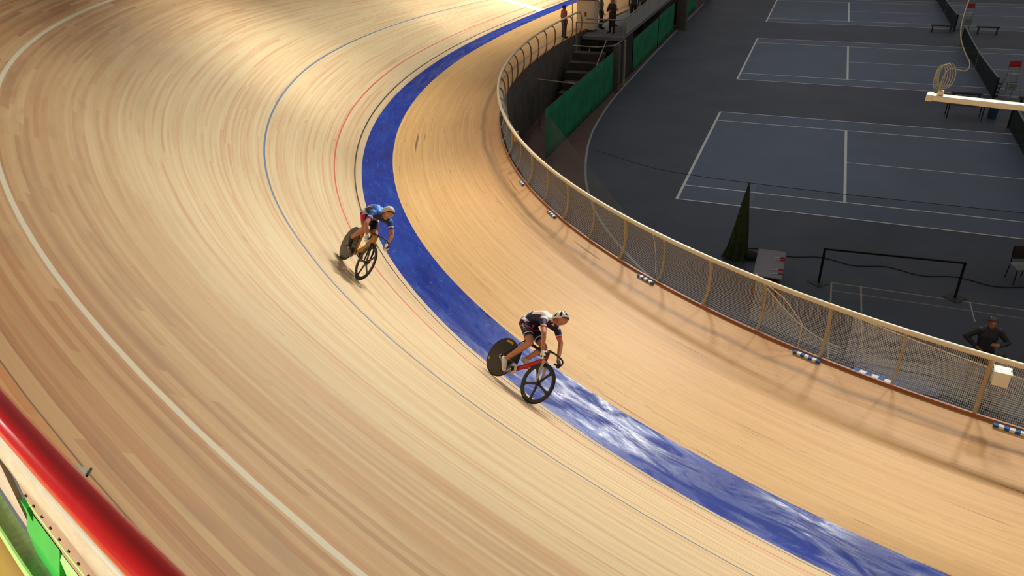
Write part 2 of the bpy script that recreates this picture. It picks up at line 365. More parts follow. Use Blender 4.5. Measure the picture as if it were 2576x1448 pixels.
# straight run-in before s=0
SP = np.arange(-22, 0, DS)
xx = np.concatenate([C0[0] + SP * math.cos(TH0), xx]); yy = np.concatenate([C0[1] + SP * math.sin(TH0), yy])
th = np.concatenate([np.full(len(SP), TH0), th]); SS = np.concatenate([SP, SS])
def at(s):
    x = float(np.interp(s, SS, xx)); y = float(np.interp(s, SS, yy)); h = float(np.interp(s, SS, th))
    z = H0 + SL * (min(max(s, -5), 62) - 50)
    return Vector((x, y, z)), Vector((math.sin(h), -math.cos(h), 0)), Vector((math.cos(h), math.sin(h), 0))
def bk(s, A): return float(np.interp(s, sb, A))
def surf(s, w, lift=0.0):
    """point on the riding surface: w metres outward from the outer edge of the blue band"""
    P, n, tt = at(s); b = bk(s, BK)
    if w >= 0:
        p = P + n * (w * math.cos(b)) + Vector((0, 0, w * math.sin(b))); N = -n * math.sin(b) + Vector((0, 0, math.cos(b)))
    else:
        b1 = bk(s, B1)
        if w >= -WB:
            q = -w / WB; bul = -.026 * min(1, q / .22, (1 - q) / .78) ** 1.0
            p = P - n * (q * WB * math.cos(b1)) - Vector((0, 0, q * WB * math.sin(b1) - bul)); N = Vector((0, 0, 1))
        else:
            b2 = bk(s, B2); e = -w - WB
            p = P - n * (WB * math.cos(b1)) - Vector((0, 0, WB * math.sin(b1))) - n * (e * math.cos(b2)) - Vector((0, 0, e * math.sin(b2))); N = Vector((0, 0, 1))
    return p + N * lift
def lane(name, mat, w0, w1, nw, s0=-20, s1=68, step=.5, label=None):
    ss = np.arange(s0, s1 + .01, step); ww = np.linspace(w0, w1, nw)
    g = [[surf(s, w) for w in ww] for s in ss]; uv = [[(s, w) for w in ww] for s in ss]
    if w1 <= 0: uv = [[(s, -w - (WB if w0 < -WB - .01 else 0)) for w in ww] for s in ss]
    o = MB().sheet(g, uv).build(name, mat); return tag(o, label, kind='structure')
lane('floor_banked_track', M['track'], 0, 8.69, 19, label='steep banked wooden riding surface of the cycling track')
lane('floor_blue_band', M['blue'], -WB, 0, 19, label='glossy blue painted band along the foot of the banking')
lane('floor_apron', M['apron'], -WB - WF, -WB, 8, label='flat scratched wooden apron between blue band and inner fence')
# kerb, inner wall
def curve_pts(s0, s1, step, w, dz=0, dn=0):
    r = []
    for s in np.arange(s0, s1 + .01, step):
        P, n, tt = at(s); r.append(surf(s, w) + Vector((0, 0, dz)) - n * dn)
    return r
def strip(name, mat, s0, s1, step, prof, kind=None, label=None, parent=None, closed=True, uv=False):
    """prof: list of (outward offset from the apron's inner edge, z offset), swept along the inner edge"""
    g = []; U = []
    pp = prof + [prof[0]] if closed else prof
    for s in np.arange(s0, s1 + .01, step):
        P, n, tt = at(s); b = surf(s, -WB - WF); g.append([b - n * a + Vector((0, 0, z)) for a, z in pp]); L = 0; row = []
        for i, (a, z) in enumerate(pp):
            if i: L += math.hypot(a - pp[i - 1][0], z - pp[i - 1][1])
            row.append((s, L))
        U.append(row)
    o = MB().sheet(g, U).build(name, mat, parent, smooth=not closed or True)
    if kind: o['kind'] = kind
    if label: o['label'] = label
    return o
strip('trim_kerb', M['kerb'], -20, 68, .5, [(-.015, -.05), (-.015, .05), (.025, .05), (.025, -.05)], 'structure', 'brown wooden kerb along the inner edge of the apron')
strip('wall_track_base', M['concrete'], -20, 68, .5, [(.03, .0), (.03, -3.2)], 'structure', 'dark wall under the inner edge of the track', closed=False)

# ------------------------------------------------------------------ infield floor and courts
o = MB().add([(-9, -16, -.002), (45, -16, -.002), (45, 62, -.002), (-9, 62, -.002)], [(0, 1, 2, 3)]).build('floor', M['floor'], smooth=False); tag(o, 'maroon infield floor', kind='structure')
arc = [(-5.42, 60), (-5.42, 42.93), (-5.5, 30), (-5.5, 22.73), (-5.45, 16), (-5.4, 12.46), (-5.27, 9.92), (-4.99, 6.93), (-4.65, 4.86), (-4.22, 3.04), (-3.76, 1.4), (-3.26, -0.05), (-2.62, -1.54), (-1.97, -2.77), (-1.0, -4.24), (0.29, -5.93), (2.0, -7.6), (4.2, -9.2), (7, -10.6), (10.5, -11.3), (14, -11.3)]
def smooth_poly(P, it=2):
    for _ in range(it):
        Q = [P[0]]
        for a, b in zip(P[:-1], P[1:]): Q += [tuple(a[i] * .75 + b[i] * .25 for i in range(len(a))), tuple(a[i] * .25 + b[i] * .75 for i in range(len(a)))]
        Q.append(P[-1]); P = Q
    return P
arcs = smooth_poly(arc)
V = [(x, y, .004) for x, y in arcs] + [(45, -11.3, .004), (45, 60, .004)]
o = MB().add(V, [tuple(range(len(V)))]).build('floor_court_surface', mat_court(0, 0, False), smooth=False); tag(o, 'dark grey court surface around the tennis courts with badminton lines', kind='structure')
wl = plain('white_floor_line', (.42, .42, .38), .6)
g = []
for i, (x, y) in enumerate(arcs):
    a = arcs[max(i - 1, 0)]; b = arcs[min(i + 1, len(arcs) - 1)]; d = Vector((b[0] - a[0], b[1] - a[1])).normalized(); nn = Vector((-d.y, d.x)) * .045
    g.append([(x + nn.x, y + nn.y, .008), (x - nn.x, y - nn.y, .008)])
o = MB().sheet(g).build('floor_border_line', wl, smooth=False); tag(o, 'curved white line round the edge of the dark court surface', kind='structure')
CO = [(0, 0), (0.025, 17.25), (0.043, 34.07)]
for k, (x0, y0) in enumerate(CO):
    o = MB().box((x0 + 11.885, y0 + 5.485, .007), (23.87, 11.05, .006)).build('tennis_court', mat_court(x0, y0), smooth=False)
    tag(o, ['nearest blue-grey tennis court painted with white lines', 'middle blue-grey tennis court painted with white lines', 'farthest blue-grey tennis court, cut by the top of the frame'][k], 'tennis court', 'tennis courts')
# nets
netm = mat_net(.06, .028, (.012, .02, .018, 1), 0.62, 'tennis_netting'); tape = plain('net_tape', (.32, .36, .33), .7)
def tennis_net(x, y0, label, tail):
    r = empty('tennis_net', label, 'tennis net', (x, y0 + 5.485, 0), 0, 'tennis nets'); ya, yb = -6.4, 6.4
    def top(y): return .914 + (1.07 - .914) * (abs(y) / 6.4) ** 1.4
    ys = np.linspace(ya, yb, 33)
    g = [[(0.0, y, z * (top(y) - .05) + (1 - z) * .03) for z in np.linspace(0, 1, 5)] for y in ys]; U = [[(y, z * top(y)) for z in np.linspace(0, 1, 5)] for y in ys]
    MB().sheet(g, U).build('net', netm, r)
    MB().tube([(0, y, top(y) - .03) for y in ys], .03, 6, flat=1.2).build('top_band', tape, r)
    MB().tube([(0, y, .04) for y in ys], .015, 5).build('bottom_cord', M['dark'], r)
    MB().box((0, 0, .45), (.02, .06, .88)).build('centre_strap', tape, r)
    for sy in (-1, 1):
        MB().tube([(0, sy * 6.4, .0), (0, sy * 6.4, 1.07)], .045, 10).build('post', M['blackm'], r)
    if tail:
        for k in range(4): MB().box((.12, -6.3 - .03 * k, .18 + .2 * k), (.14, .12, .07), bev=.02).build('tie_strap', M['dark'], r)
        pass
    return r
tennis_net(11.91, 17.25, 'dark sagging tennis net across the middle court, beside the ladder chair', True)
tennis_net(11.93, 34.07, 'dark tennis net across the farthest court at the top of the frame', False)
tennis_net(11.885, 0.0, 'dark tennis net of the nearest court, cut by the right frame edge', False)
def umpire_chair(x, y, rz, label):
    r = empty('umpire_chair', label, 'umpire chair', (x, y, 0), rz, 'umpire chairs'); r.scale = (.95, .95, .76)
    for sx in (-1, 1):
        MB().tube([(sx * .34, -.55, 0), (sx * .26, -.12, 1.55), (sx * .26, -.1, 1.95)], .022, 6).build('front_leg', M['alu'], r)
        MB().tube([(sx * .34, .55, 0), (sx * .26, .22, 1.5), (sx * .26, .25, 2.25)], .022, 6).build('rear_leg', M['alu'], r)
        MB().tube([(sx * .3, -.1, 1.85), (sx * .3, .24, 1.85)], .02, 6).build('armrest', M['alu'], r)
    m = MB()
    for k in range(5):
        z = .3 + .27 * k; m.box((0, -.55 + .43 * (z / 1.55), z), (.62 - .03 * k, .09, .025))
    m.build('ladder_steps', M['alu'], r)
    MB().box((0, .06, 1.58), (.52, .42, .04), bev=.01).build('seat', M['alu'], r)
    MB().box((0, .02, .9), (.5, .03, .5)).build('side_panel', M['alu'], r)
    MB().box((0, .25, 2.16), (.56, .05, .36), bev=.015, M=Matrix.Rotation(-.12, 4, 'X')).build('backrest', M['redpl'], r, label='red padded backrest')
umpire_chair(12.55, 16.5, .25, 'ladder chair with a red backrest beside the middle net, above the hanging lamp')
umpire_chair(12.55, 32.9, .2, 'ladder chair with a red backrest by the farthest net, at the top edge')
def bench(x, y, label, L=1.3):
    r = empty('bench', label, 'bench', (x, y, 0), 0, 'courtside benches')
    MB().box((0, 0, .43), (L, .32, .05), bev=.01).build('seat', M['darkbr'], r)
    for sx in (-1, 1): MB().box((sx * (L / 2 - .12), 0, .205), (.05, .28, .4)).build('leg', M['blackm'], r)
    return r
bench(11.1, 32.75, 'dark red bench left of the farthest ladder chair'); bench(13.75, 32.75, 'dark red bench right of the farthest ladder chair')
bench(10.65, 15.6, 'dark bench left of the middle ladder chair, just above the lamp'); bench(13.4, 15.4, 'dark bench right of the middle ladder chair, at the frame edge')
r = empty('table', 'low dark table in the gap between the near and middle courts, under the lamp', 'table', (10.3, 13.0, 0))
MB().box((0, 0, .62), (1.5, .7, .04), bev=.01).build('table_top', plain('dark_table', (.045, .05, .05), .6), r)
for sx in (-1, 1):
    for sy in (-1, 1): MB().box((sx * .68, sy * .3, .3), (.04, .04, .6)).build('leg', M['blackm'], r)
o = MB().lathe([(0, 0), (.17, 0), (.21, .5), (.22, .5), (.22, .54), (.19, .54), (.16, .03), (0, .03)], 20).build('waste_bin', plain('blue_bin', (.02, .05, .11), .5)); o.location = (11.45, 13.2, .01); tag(o, 'small dark blue bin between the low table and the near net', 'bin')

# ------------------------------------------------------------------ divider rope, net and gathered green curtain
r = empty('divider_net', 'thin hanging rope and sheer dark net in front of the nearest court', 'net', (0, 0, 0))
rope = [(-2.25, -2.61, 2.42), (-.26, -3.61, 2.4), (1, -3.85, 2.4), (2.61, -3.97, 2.4), (5.13, -4.01, 2.38), (9.31, -4.04, 2.4), (14, -4.05, 2.42)]
MB().tube(smooth_poly(rope), .008, 5).build('rope', M['dark'], r)
rs = [(2.8, -3.97, 2.4), (5.13, -4.01, 2.38), (9.31, -4.04, 2.4), (14, -4.05, 2.42)]; fl = [(2.6, -3.3, .02), (5.1, -3.3, .02), (8.4, -3.4, .02), (14, -3.6, .02)]
def lerp_path(P, t):
    P = [Vector(p) for p in P]; L = [0]
    for a, b in zip(P[:-1], P[1:]): L.append(L[-1] + (b - a).length)
    d = t * L[-1]
    for i in range(len(P) - 1):
        if d <= L[i + 1] + 1e-9: return P[i].lerp(P[i + 1], (d - L[i]) / max(1e-9, L[i + 1] - L[i]))
    return P[-1]
g = [[lerp_path(rs, a).lerp(lerp_path(fl, a), b) + Vector((0, .12 * math.sin(a * 40) * b, 0)) for b in np.linspace(0, 1, 7)] for a in np.linspace(0, 1, 60)]
MB().sheet(g).build('mesh', mat_mesh('sheer_dark_mesh', (.015, .02, .015, 1), .14), r)
MB().tube([lerp_path(fl, a) + Vector((0, .12 * math.sin(a * 40), 0)) for a in np.linspace(0, 1, 60)], .014, 5).build('bottom_rope', M['dark'], r)
r = empty('gathered_curtain', 'olive green net gathered into a tall narrow cone on the dark floor', 'curtain', (2.6, -4.02, 0))
m = MB(); n = 40; prof = [(.34, 0.0), (.29, .12), (.23, .4), (.20, .8), (.15, 1.3), (.09, 1.8), (.04, 2.2), (.018, 2.42)]
V = []; F = []
for j, (rr, z) in enumerate(prof):
    for k in range(n):
        a = 2 * PI * k / n; q = rr * (1 + .22 * math.sin(7 * a + z) + .1 * math.sin(13 * a))
        V.append((q * math.cos(a) * 1.0 - .12 * (1 - z / 2.42), q * math.sin(a) * .6, z))
for j in range(len(prof) - 1):
    for k in range(n): F.append((j * n + k, j * n + (k + 1) % n, (j + 1) * n + (k + 1) % n, (j + 1) * n + k))
m.add(V, F); m.build('cloth', plain('olive_net_cloth', (.035, .055, .010), .9, 0, .35, 5), r)
MB().ball((.3, .12, .12), (.26, .2, .14), 14).build('bundle', plain('olive_net_bundle', (.018, .028, .010), .9, 0, .3, 9), r)

# ------------------------------------------------------------------ white table with red-capped pegs, black barrier frame, chair at right
r = empty('table', 'pale grey table with red legs beside the gathered green curtain', 'table', (3.5, -5.52, 0), 0)
MB().box((0, 0, .75), (.74, 1.66, .035), bev=.012).build('table_top', M['tabletop'], r)
for sx in (-1, 1):
    for sy in (-1, 1): MB().box((sx * .32, sy * .76, .367), (.035, .035, .73)).build('leg', M['redpl'], r)
MB().box((0, -.5, .35), (.6, .5, .45), bev=.02).build('storage_box', M['dark'], r)
for k, dy in enumerate((.38, .24, -.36, -.58)):
    q = empty('clamp', ['red and white clamp on the table, farthest of the four', 'red and white clamp on the table, second from the far end', 'red and white clamp on the table, second from the near end', 'red and white clamp on the table, nearest of the four'][k], 'clamp', (3.5 + .24, -5.52 + dy, .769), .1 * k, 'clamps on the grey table')
    MB().tube([(-.16, 0, .012), (.0, .0, .012)], [.008, .014], 6).build('blade', M['padw'], q)
    MB().tube([(0, .0, .014), (.06, .03, .016), (.13, .02, .014)], .012, 6).build('handle', M['redpl'], q)
    MB().tube([(0, .0, .014), (.06, -.03, .016), (.13, -.02, .014)], .012, 6).build('handle', M['redpl'], q)
r = empty('barrier_frame', 'black metal frame barrier on two square steel plates', 'barrier', (6.55, -4.67, 0), math.atan2(.24, 3.41))
for sx in (-1, 1):
    MB().tube([(sx * 1.71, 0, .02), (sx * 1.71, 0, 1.08)], .035, 8).build('post', M['blackm'], r)
    MB().box((sx * 1.71, 0, .013), (.42, .42, .02), M=Matrix.Rotation(PI / 4, 4, 'Z')).build('base_plate', M['plate'], r)
MB().box((0, 0, 1.06), (3.48, .05, .05)).build('top_bar', M['blackm'], r)
r = empty('folding_chair', 'dark red chair beside a grey ledge, cut by the right frame edge', 'chair', (9.95, -3.0, 0), .3)
MB().box((0, 0, .46), (.48, .45, .04), bev=.015).build('seat', M['alu'], r)
MB().box((.02, .22, .78), (.46, .04, .36), bev=.015, M=Matrix.Rotation(-.2, 4, 'X')).build('backrest', M['darkbr'], r, label='dark red backrest')
for sx in (-1, 1):
    MB().tube([(sx * .21, -.2, 0), (sx * .21, -.18, .45)], .014, 6).build('leg', M['blackm'], r)
    MB().tube([(sx * .21, .26, 0), (sx * .21, .2, .45), (sx * .2, .3, .95)], .014, 6).build('leg', M['blackm'], r)

# ------------------------------------------------------------------ inner fence
fence = empty('track_fence', 'cream railing with white netting along the inner edge of the track', 'fence', tuple(surf(45, -WB - WF)))
fb = fence.location.copy()
def FO(s, a, z):
    P, n, tt = at(s); return surf(s, -WB - WF) - n * a + Vector((0, 0, z)) - fb
MB().tube([FO(s, 0, HR) for s in np.arange(9.4, 66, .4)], .045, 12).build('top_rail', M['cream'], fence)
PR = [(.02, .03), (.09, .12), (.15, .26), (.17, .45), (.17, .72), (.15, .88), (.09, 1.0), (.0, 1.06)]
PRs = smooth_poly(PR, 1)
for k, s in enumerate(np.arange(9.7, 65, 1.5)):
    near = s > 28; w = .032 if (k % 2 == 1 or not near) else .02
    MB().tube([FO(s, a, z) for a, z in PRs], w if near else .028, 8, flat=1.0, up=tuple(at(s)[2])).build('post', M['post'] if near else M['postfar'], fence)
def net_sheet(s0, s1, mat, dz=0, off=.03, name='netting'):
    g = []; U = []; ss = np.arange(s0, s1 + .01, .25)
    for s in ss:
        row = []; ur = []
        for j, z in enumerate(np.linspace(0, 1.04, 11)):
            a = .06 + .16 * math.sin(PI * min(1, z / 1.04)) ** .7 + off + .015 * math.sin(s * 2.1 + z * 3)
            if z > .9: a *= 1 - (z - .9) / .14 * .8
            row.append(FO(s, a, z + dz)); ur.append((s + .01 * math.sin(z * 9), z * 1.06 + .008 * math.sin(s * 3)))
        g.append(row); U.append(ur)
    return MB().sheet(g, U).build(name, mat, fence)
net_sheet(27, 64, mat_net(.034, .0037, (.80, .84, .88, 1), 0, 'white_netting'))
# a second loose layer of net, hung with ropes
ropem = plain('net_rope', srgb(206, 188, 150), .8)
def loose(s0, s1, zf, off=.28):
    g = []; U = []
    for s in np.arange(s0, s1 + .01, .2):
        q = (s - s0) / (s1 - s0); zt = zf(q)
        g.append([FO(s, off + .06 * math.sin(PI * b), .02 + zt * b) for b in np.linspace(0, 1, 7)]); U.append([(s + .017, b * zt + .013) for b in np.linspace(0, 1, 7)])
    MB().sheet(g, U).build('loose_net', mat_net(.034, .0034, (.74, .78, .8, 1), 0, 'loose_netting'), fence)
    MB().tube([p[-1] for p in g], .009, 5).build('rope', ropem, fence)
loose(47.6, 54, lambda q: .86 - .35 * q); loose(45.3, 47.6, lambda q: .98 - .8 * math.sin(PI * q * .55))
MB().tube([FO(42.35, .24, .04), FO(42.3, .26, .4), FO(42.25, .24, .7), FO(42.3, .1, 1.02)], .008, 5).build('rope', ropem, fence)
MB().tube([FO(46.7, .06, .04), FO(46.6, .25, .4), FO(46.1, .25, .75), FO(45.6, .1, 1.02)], .009, 5).build('rope', ropem, fence)
# sheer net that runs from the fence to the green curtains
r = empty('sheer_net', 'sheer greyish net stretched from the fence to the green curtains', 'net')
g = []
top0 = Vector((-5.73, 2.37, 2.0)); top1 = Vector((-.09, -6.74, 2.0)); b1_ = Vector((.7, -8.2, 2.0))
for a in np.linspace(0, 1, 24):
    p = top0.lerp(top1, a); w_ = .12 * math.sin(a * 17); g.append([p + Vector((-.1 * (1 - b) + w_ * (1 - b), -.05 * (1 - b), -1.98 * (1 - b))) for b in np.linspace(0, 1, 6)])
MB().sheet(g).build('mesh', mat_mesh('sheer_grey_mesh', (.42, .38, .31, 1), .30), r)
MB().tube([top0, top1], .006, 5).build('rope', M['postfar'], r)
# tan box on the railing, white bucket, kerb pads
o = MB().box((0, 0, 0), (.07, .14, .3), bev=.01).build('junction_box', plain('tan_box', srgb(190, 146, 90), .6)); P, n, tt = at(33.2); o.location = surf(33.2, -WB - WF) - n * .14 + Vector((0, 0, .83)); o.rotation_euler = (0, 0, math.atan2(tt.y, tt.x)); tag(o, 'small tan box fixed under the fence rail where the fence bends', 'box')
P, n, tt = at(51.0)
r = empty('bucket', 'white plastic canister hanging on the fence below the rail', 'canister', tuple(surf(50.42, -WB - WF) - n * .16 + Vector((0, 0, .70))), math.atan2(tt.y, tt.x) + .1)
m = MB(); m.box((0, 0, .0), (.22, .17, .24), bev=.02); m.build('body', M['white'], r)
MB().prism([(-.12, -.1), (.12, -.1), (.12, .1), (-.12, .1)], .12, .135).build('lid', M['white'], r)
MB().tube([(.1, 0, .13), (.14, 0, .2), (.18, .06, .34), (.18, .1, .42)], .006, 5).build('handle', M['blackm'], r)
PADS = [(35.05, 'short blue and white foam pad at the kerb, farthest one, by the bend', .3), (37.75, 'blue and white foam pad at the kerb, second from the bend', .42),
        (42.45, 'blue and white foam pad at the kerb, third from the bend', .45), (47.0, 'blue and white foam pad at the kerb below the rope triangle', .48), (50.85, 'blue and white foam pad at the kerb, at the right frame edge', .5)]
for s, lab, L in PADS:
    P, n, tt = at(s); o = MB()
    k = 7
    for i in range(k): o.box(((i - (k - 1) / 2) * L / k, 0, 0), (L / k + .001, .062, .045), 0 if i % 2 == 0 else 1)
    ob = o.build('foam_pad', [M['padb'], M['padw']], smooth=False); ob.location = surf(s, -WB - WF) + n * .10 + Vector((0, 0, .026)); ob.rotation_euler = (0, 0, math.atan2(tt.y, tt.x)); tag(ob, lab, 'foam pad', 'foam pads along the kerb')
o = MB()
for i in range(7): o.box(((i - 3) * .1, 0, 0), (.101, .085, .06), 0 if i % 2 == 0 else 1)
ob = o.build('foam_pad', [M['padb'], M['padw']], smooth=False); P, n, tt = at(48.35); ob.location = surf(48.35, -WB - WF) - n * .10 + Vector((0, 0, .0)); ob.rotation_euler = (0, 0, math.atan2(tt.y, tt.x)); tag(ob, 'blue and white foam pad lying behind the fence netting', 'foam pad', 'foam pads along the kerb')

# ------------------------------------------------------------------ green curtains, pillars, deck
def curtain(y0, y1, h, label):
    r = empty('green_curtain', label, 'curtain', (-5.7, (y0 + y1) / 2, 0), 0, 'green curtains'); L = y1 - y0; g = []
    for a in np.linspace(-L / 2, L / 2, int(L * 8)):
        g.append([(.02 * math.sin(a * 9) * (1 - z / h * .7), a, z) for z in np.linspace(.03, h, 6)])
    m = MB().sheet(g); o = m.build('cloth', M['green'], r)
    md = o.modifiers.new('thick', 'SOLIDIFY'); md.thickness = .008
    MB().tube([(0, -L / 2, h), (0, L / 2, h)], .022, 6).build('top_bar', M['pillar'], r)
curtain(2.35, 12.8, 2.07, 'long dark green curtain nearest the bend, left of the first pillar')
curtain(17.2, 24.0, 1.82, 'dark green curtain right of the first pillar'); curtain(24.05, 29.3, 1.9, 'dark green curtain just left of the second pillar')
curtain(31.8, 43, 1.9, 'dark green curtain beyond the second pillar, at the top edge')
curtain_dark = tag(MB().box((-5.75, 15.8, 1.1), (.05, 2.6, 2.2)).build('dark_screen', plain('dark_screen_cloth', (.022, .018, .014), .9)), 'dark brown screen between first pillar and green curtain', 'screen')
for (x, y, w, h, lab) in ((-5.62, 13.25, .42, 2.35, 'beige pillar under the corner of the deck'), (-5.35, 30.4, .9, 5.0, 'wide beige pillar between the far green curtains')):
    r = empty('pillar', lab, 'pillar', (x, y, 0), 0, 'beige pillars')
    MB().box((0, 0, h / 2), (w * .7, w, h), bev=.02).build('shaft', M['pillar'], r)
    MB().box((0, 0, .04), (w * .95, w * 1.3, .08)).build('foot', M['pillar'], r)
tag(MB().tube([(-5.45, 14.15, 0.01), (-5.45, 14.15, 2.4)], .07, 10).build('steel_column', M['grey']), 'thin pale column just right of the first pillar', 'column')
DZ = 2.42
r = empty('viewing_deck', 'grey deck where riders gather between the fence and the green curtains', 'deck', (-6.95, 26, 0))
MB().box((0.18, 2.0, DZ - .08), (2.16, 27, .16)).build('platform', M['deck'], r)
for k in range(6): MB().box((0.0, -10 + 4.5 * k, (DZ - .16) / 2), (.18, .18, DZ - .16)).build('support', M['concrete'], r)
MB().box((.75, -11.45, DZ - .5), (.9, .05, .55)).build('dark_opening', M['dark'], r); MB().box((-.45, -11.45, DZ - .42), (.9, .05, .4)).build('dark_opening', M['dark'], r)
# deck railing with pale panels on the court side
r = empty('deck_railing', 'pale railing with grey panels along the court side of the deck', 'railing', (-5.6, 14.2, DZ))
MB().tube([(-1.9, -.1, .95), (-1.3, -.15, .95), (-.1, -.1, .95), (0, 0.2, .95), (0, 24, .95)], .035, 8).build('handrail', M['grey'], r)
MB().box((0.0, 12.4, .5), (.03, 23.2, .78)).build('panel', mat_mesh('pale_panel', (.42, .42, .38, 1), .75), r)
for k in range(9): MB().tube([(0, .2 + 2.9 * k, 0), (0, .2 + 2.9 * k, .95)], .03, 6).build('post', M['grey'], r)
r = empty('deck_gate', 'low pale gate across the front of the deck', 'gate', (-7.4, 13.6, DZ - .9))
MB().tube([(-.5, 0, 0), (-.5, 0, 1.75), (.9, 0, 1.75)], .035, 8).build('frame', M['grey'], r)
MB().tube([(-.3, -1.2, .85), (1.0, -1.3, .85), (1.75, -.7, .85), (1.8, .3, .85)], .03, 8).build('rail', M['grey'], r)
MB().tube([(.45, -1.2, 0), (.6, -1.2, .85)], .03, 8).build('brace', M['grey'], r)
# space between the track wall and the curtains
r = empty('steel_crossbar', 'pale crossbar bridging the gap between the fence and the green curtains', 'beam', (-6.5, 6.5, 0))
MB().tube([(-1.0, .1, 2.1), (.8, -.2, 2.1)], .03, 6).build('bar', M['grey'], r)
MB().tube([(-.95, .1, 0), (-.95, .1, 2.1)], .04, 6).build('post', M['postfar'], r)
r = empty('stair', 'dark brown steps behind the green curtains leading down from the deck', 'stairs', (-6.8, 9, 0))
for k in range(6): MB().box((0, 3.2 - k * .55, (DZ - .3 - k * .36) / 2), (1.6, .5, DZ - .3 - k * .36)).build('step', plain('stair_brown', (.055, .042, .034), .8, 0, .2, 3) if k == 0 else bpy.data.materials['stair_brown'], r)
MB().tube([(.85, 3.3, DZ + .3), (.85, -.2, 1.0), (.85, -.2, 0)], .025, 6).build('handrail', M['grey'], r)
r = empty('judge_booth', 'white booth with a red roof edge at the end of the railing', 'booth', (-8.0, 16.0, DZ))
MB().box((0, 0, .85), (1.0, .8, 1.5), bev=.02).build('body', plain('booth_white', srgb(232, 214, 180), .6), r)
m = MB(); m.prism([(-.8, -.55), (.8, -.55), (.8, .55), (-.8, .55)], 1.72, 1.82); m.build('roof', M['redpl'], r, label='red roof')
for sx in (-1, 1): MB().tube([(sx * .7, -.5, 0), (sx * .7, -.5, 1.72)], .025, 6).build('pole', M['grey'], r)
MB().box((.0, -.41, .9), (.1, .02, .22)).build('notice', M['redpl'], r)
# ------------------------------------------------------------------ hanging lamp
r = empty('hanging_lamp', 'cream strip lamp hanging on a looped cable over the courts', 'lamp', (5.6, -11.1, 7.0), math.atan2(-.27, 1.33))
m = MB(); m.box((2.0, 0, -.045), (4.0, .17, .09), bev=.012); m.build('housing', M['cream'], r)
MB().box((.04, 0, -.045), (.1, .19, .11), bev=.01).build('end_cap', M['cream'], r)
MB().box((.18, 0, .035), (.09, .09, .07), bev=.01).build('cable_entry', M['cream'], r)
cord = plain('cable_sheath', srgb(160, 152, 126), .7)
cab = MB()
for k in range(5):
    P = []
    for a in np.linspace(0, 2 * PI, 25):
        P.append((.16 + .07 * (k - 2) * .35 + (.07 + .012 * k) * math.sin(a), .03 * math.sin(a + k) + .01 * k, .27 - .2 * math.cos(a) + .008 * k))
    cab.tube(P, .007, 5)
P = smooth_poly([(.17, 0, .07), (.14, 0, .2), (.2, 0, .44), (.32, 0, .43), (.46, 0, .40), (.50, 0, .52), (.38, 0, .68), (.26, 0, .9), (.22, 0, 1.15), (.26, 0, 1.6), (.3, 0, 7)], 2)
cab.tube(P, .009, 6); cab.build('cable', cord, r)

# ------------------------------------------------------------------ outer barrier close to the camera
def out_pt(s, Hh, z): P, n, tt = at(s); q = P + n * Hh; return Vector((q.x, q.y, z))
r = empty('outer_barrier', 'red tube handrail over a white strip at the top of the banking', 'barrier', tuple(out_pt(48.5, 6.8, 8.3))); ob0 = r.location.copy()
sr = np.arange(40, 60, .25)
def rz_(s): return 9.123 + .005 * (s - 49)
MB().tube([out_pt(s, 6.783, rz_(s)) - ob0 for s in sr], .042, 24).build('handrail', M['red'], r, label='glossy red tube handrail')
MB().tube([out_pt(s, 6.80, rz_(s) - .085) - ob0 for s in sr], .022, 12).build('lower_tube', plain('offwhite_tube', srgb(172, 164, 140), .45), r, label='off-white tube under the red handrail')
g = []
for s in sr: g.append([out_pt(s, 6.80 - .012 * q + .006 * math.sin(s * 7 + q * 4), rz_(s) - .1 - .33 * q) - ob0 for q in np.linspace(0, 1, 6)])
o = MB().sheet(g).build('sheet', M['foil'], r, label='wrinkled white sheet hung under the rail'); md = o.modifiers.new('t', 'SOLIDIFY'); md.thickness = .003
for s in (40.5, 43, 45.5, 51, 53.5, 56): MB().tube([out_pt(s, 6.77, 8.3) - ob0, out_pt(s, 6.79, rz_(s)) - ob0], .016, 8).build('post', M['grey'], r)
def ostrip(name, mat, s0, s1, prof, kind=None, label=None, cat=None, parent=None, org=None):
    g = []; U = []; pp = prof + [prof[0]]
    org = org or Vector((0, 0, 0))
    for s in np.arange(s0, s1 + .001, .2 if s1 - s0 > 1 else .05):
        g.append([out_pt(s, a, z) - org for a, z in pp]); U.append([(s, a) for a, z in pp])
    m = MB().sheet(g, U); n = len(pp); m.add([*g[0][:-1]], [tuple(range(n - 1))]); m.add([*g[-1][:-1]], [tuple(range(n - 1))])
    o = m.build(name, mat, parent, smooth=False)
    if label: tag(o, label, cat, kind=kind)
    elif kind: o['kind'] = kind
    return o
ostrip('steel_plate', M['greybr'], 42, 48.02, [(6.772, 8.18), (6.772, 8.7), (6.790, 8.7), (6.790, 8.18)], None, 'grey rusty plate under the white sheet, ending at the green bracket', 'plate')
brown_plate = ostrip('steel_plate', plain('brown_board', srgb(150, 118, 92), .7, 0, .15, 6), 48.06, 60, [(6.765, 8.1), (6.765, 8.66), (6.772, 8.66), (6.772, 8.1)], None, 'brown perforated plate right of the green bracket', 'plate')
hb = MB()
for s in np.arange(48.12, 50, .06): hb.box(tuple(out_pt(s, 6.774, 8.53)), (.008, .008, .008))
hb.build('slots', M['dark'], brown_plate, smooth=False)['kind'] = 'stuff'
ostrip('green_beam', M['dgreen'], 41, 60, [(6.80, 8.02), (6.80, 8.17), (6.862, 8.17), (6.862, 8.02)], None, 'dusty green steel beam beside the walkway boards', 'beam')
ostrip('steel_lip', M['lgreen'], 41, 60, [(6.862, 8.0), (6.862, 8.185), (6.870, 8.185), (6.870, 8.0)], None, 'pale green lip along the edge of the green beam', 'trim')
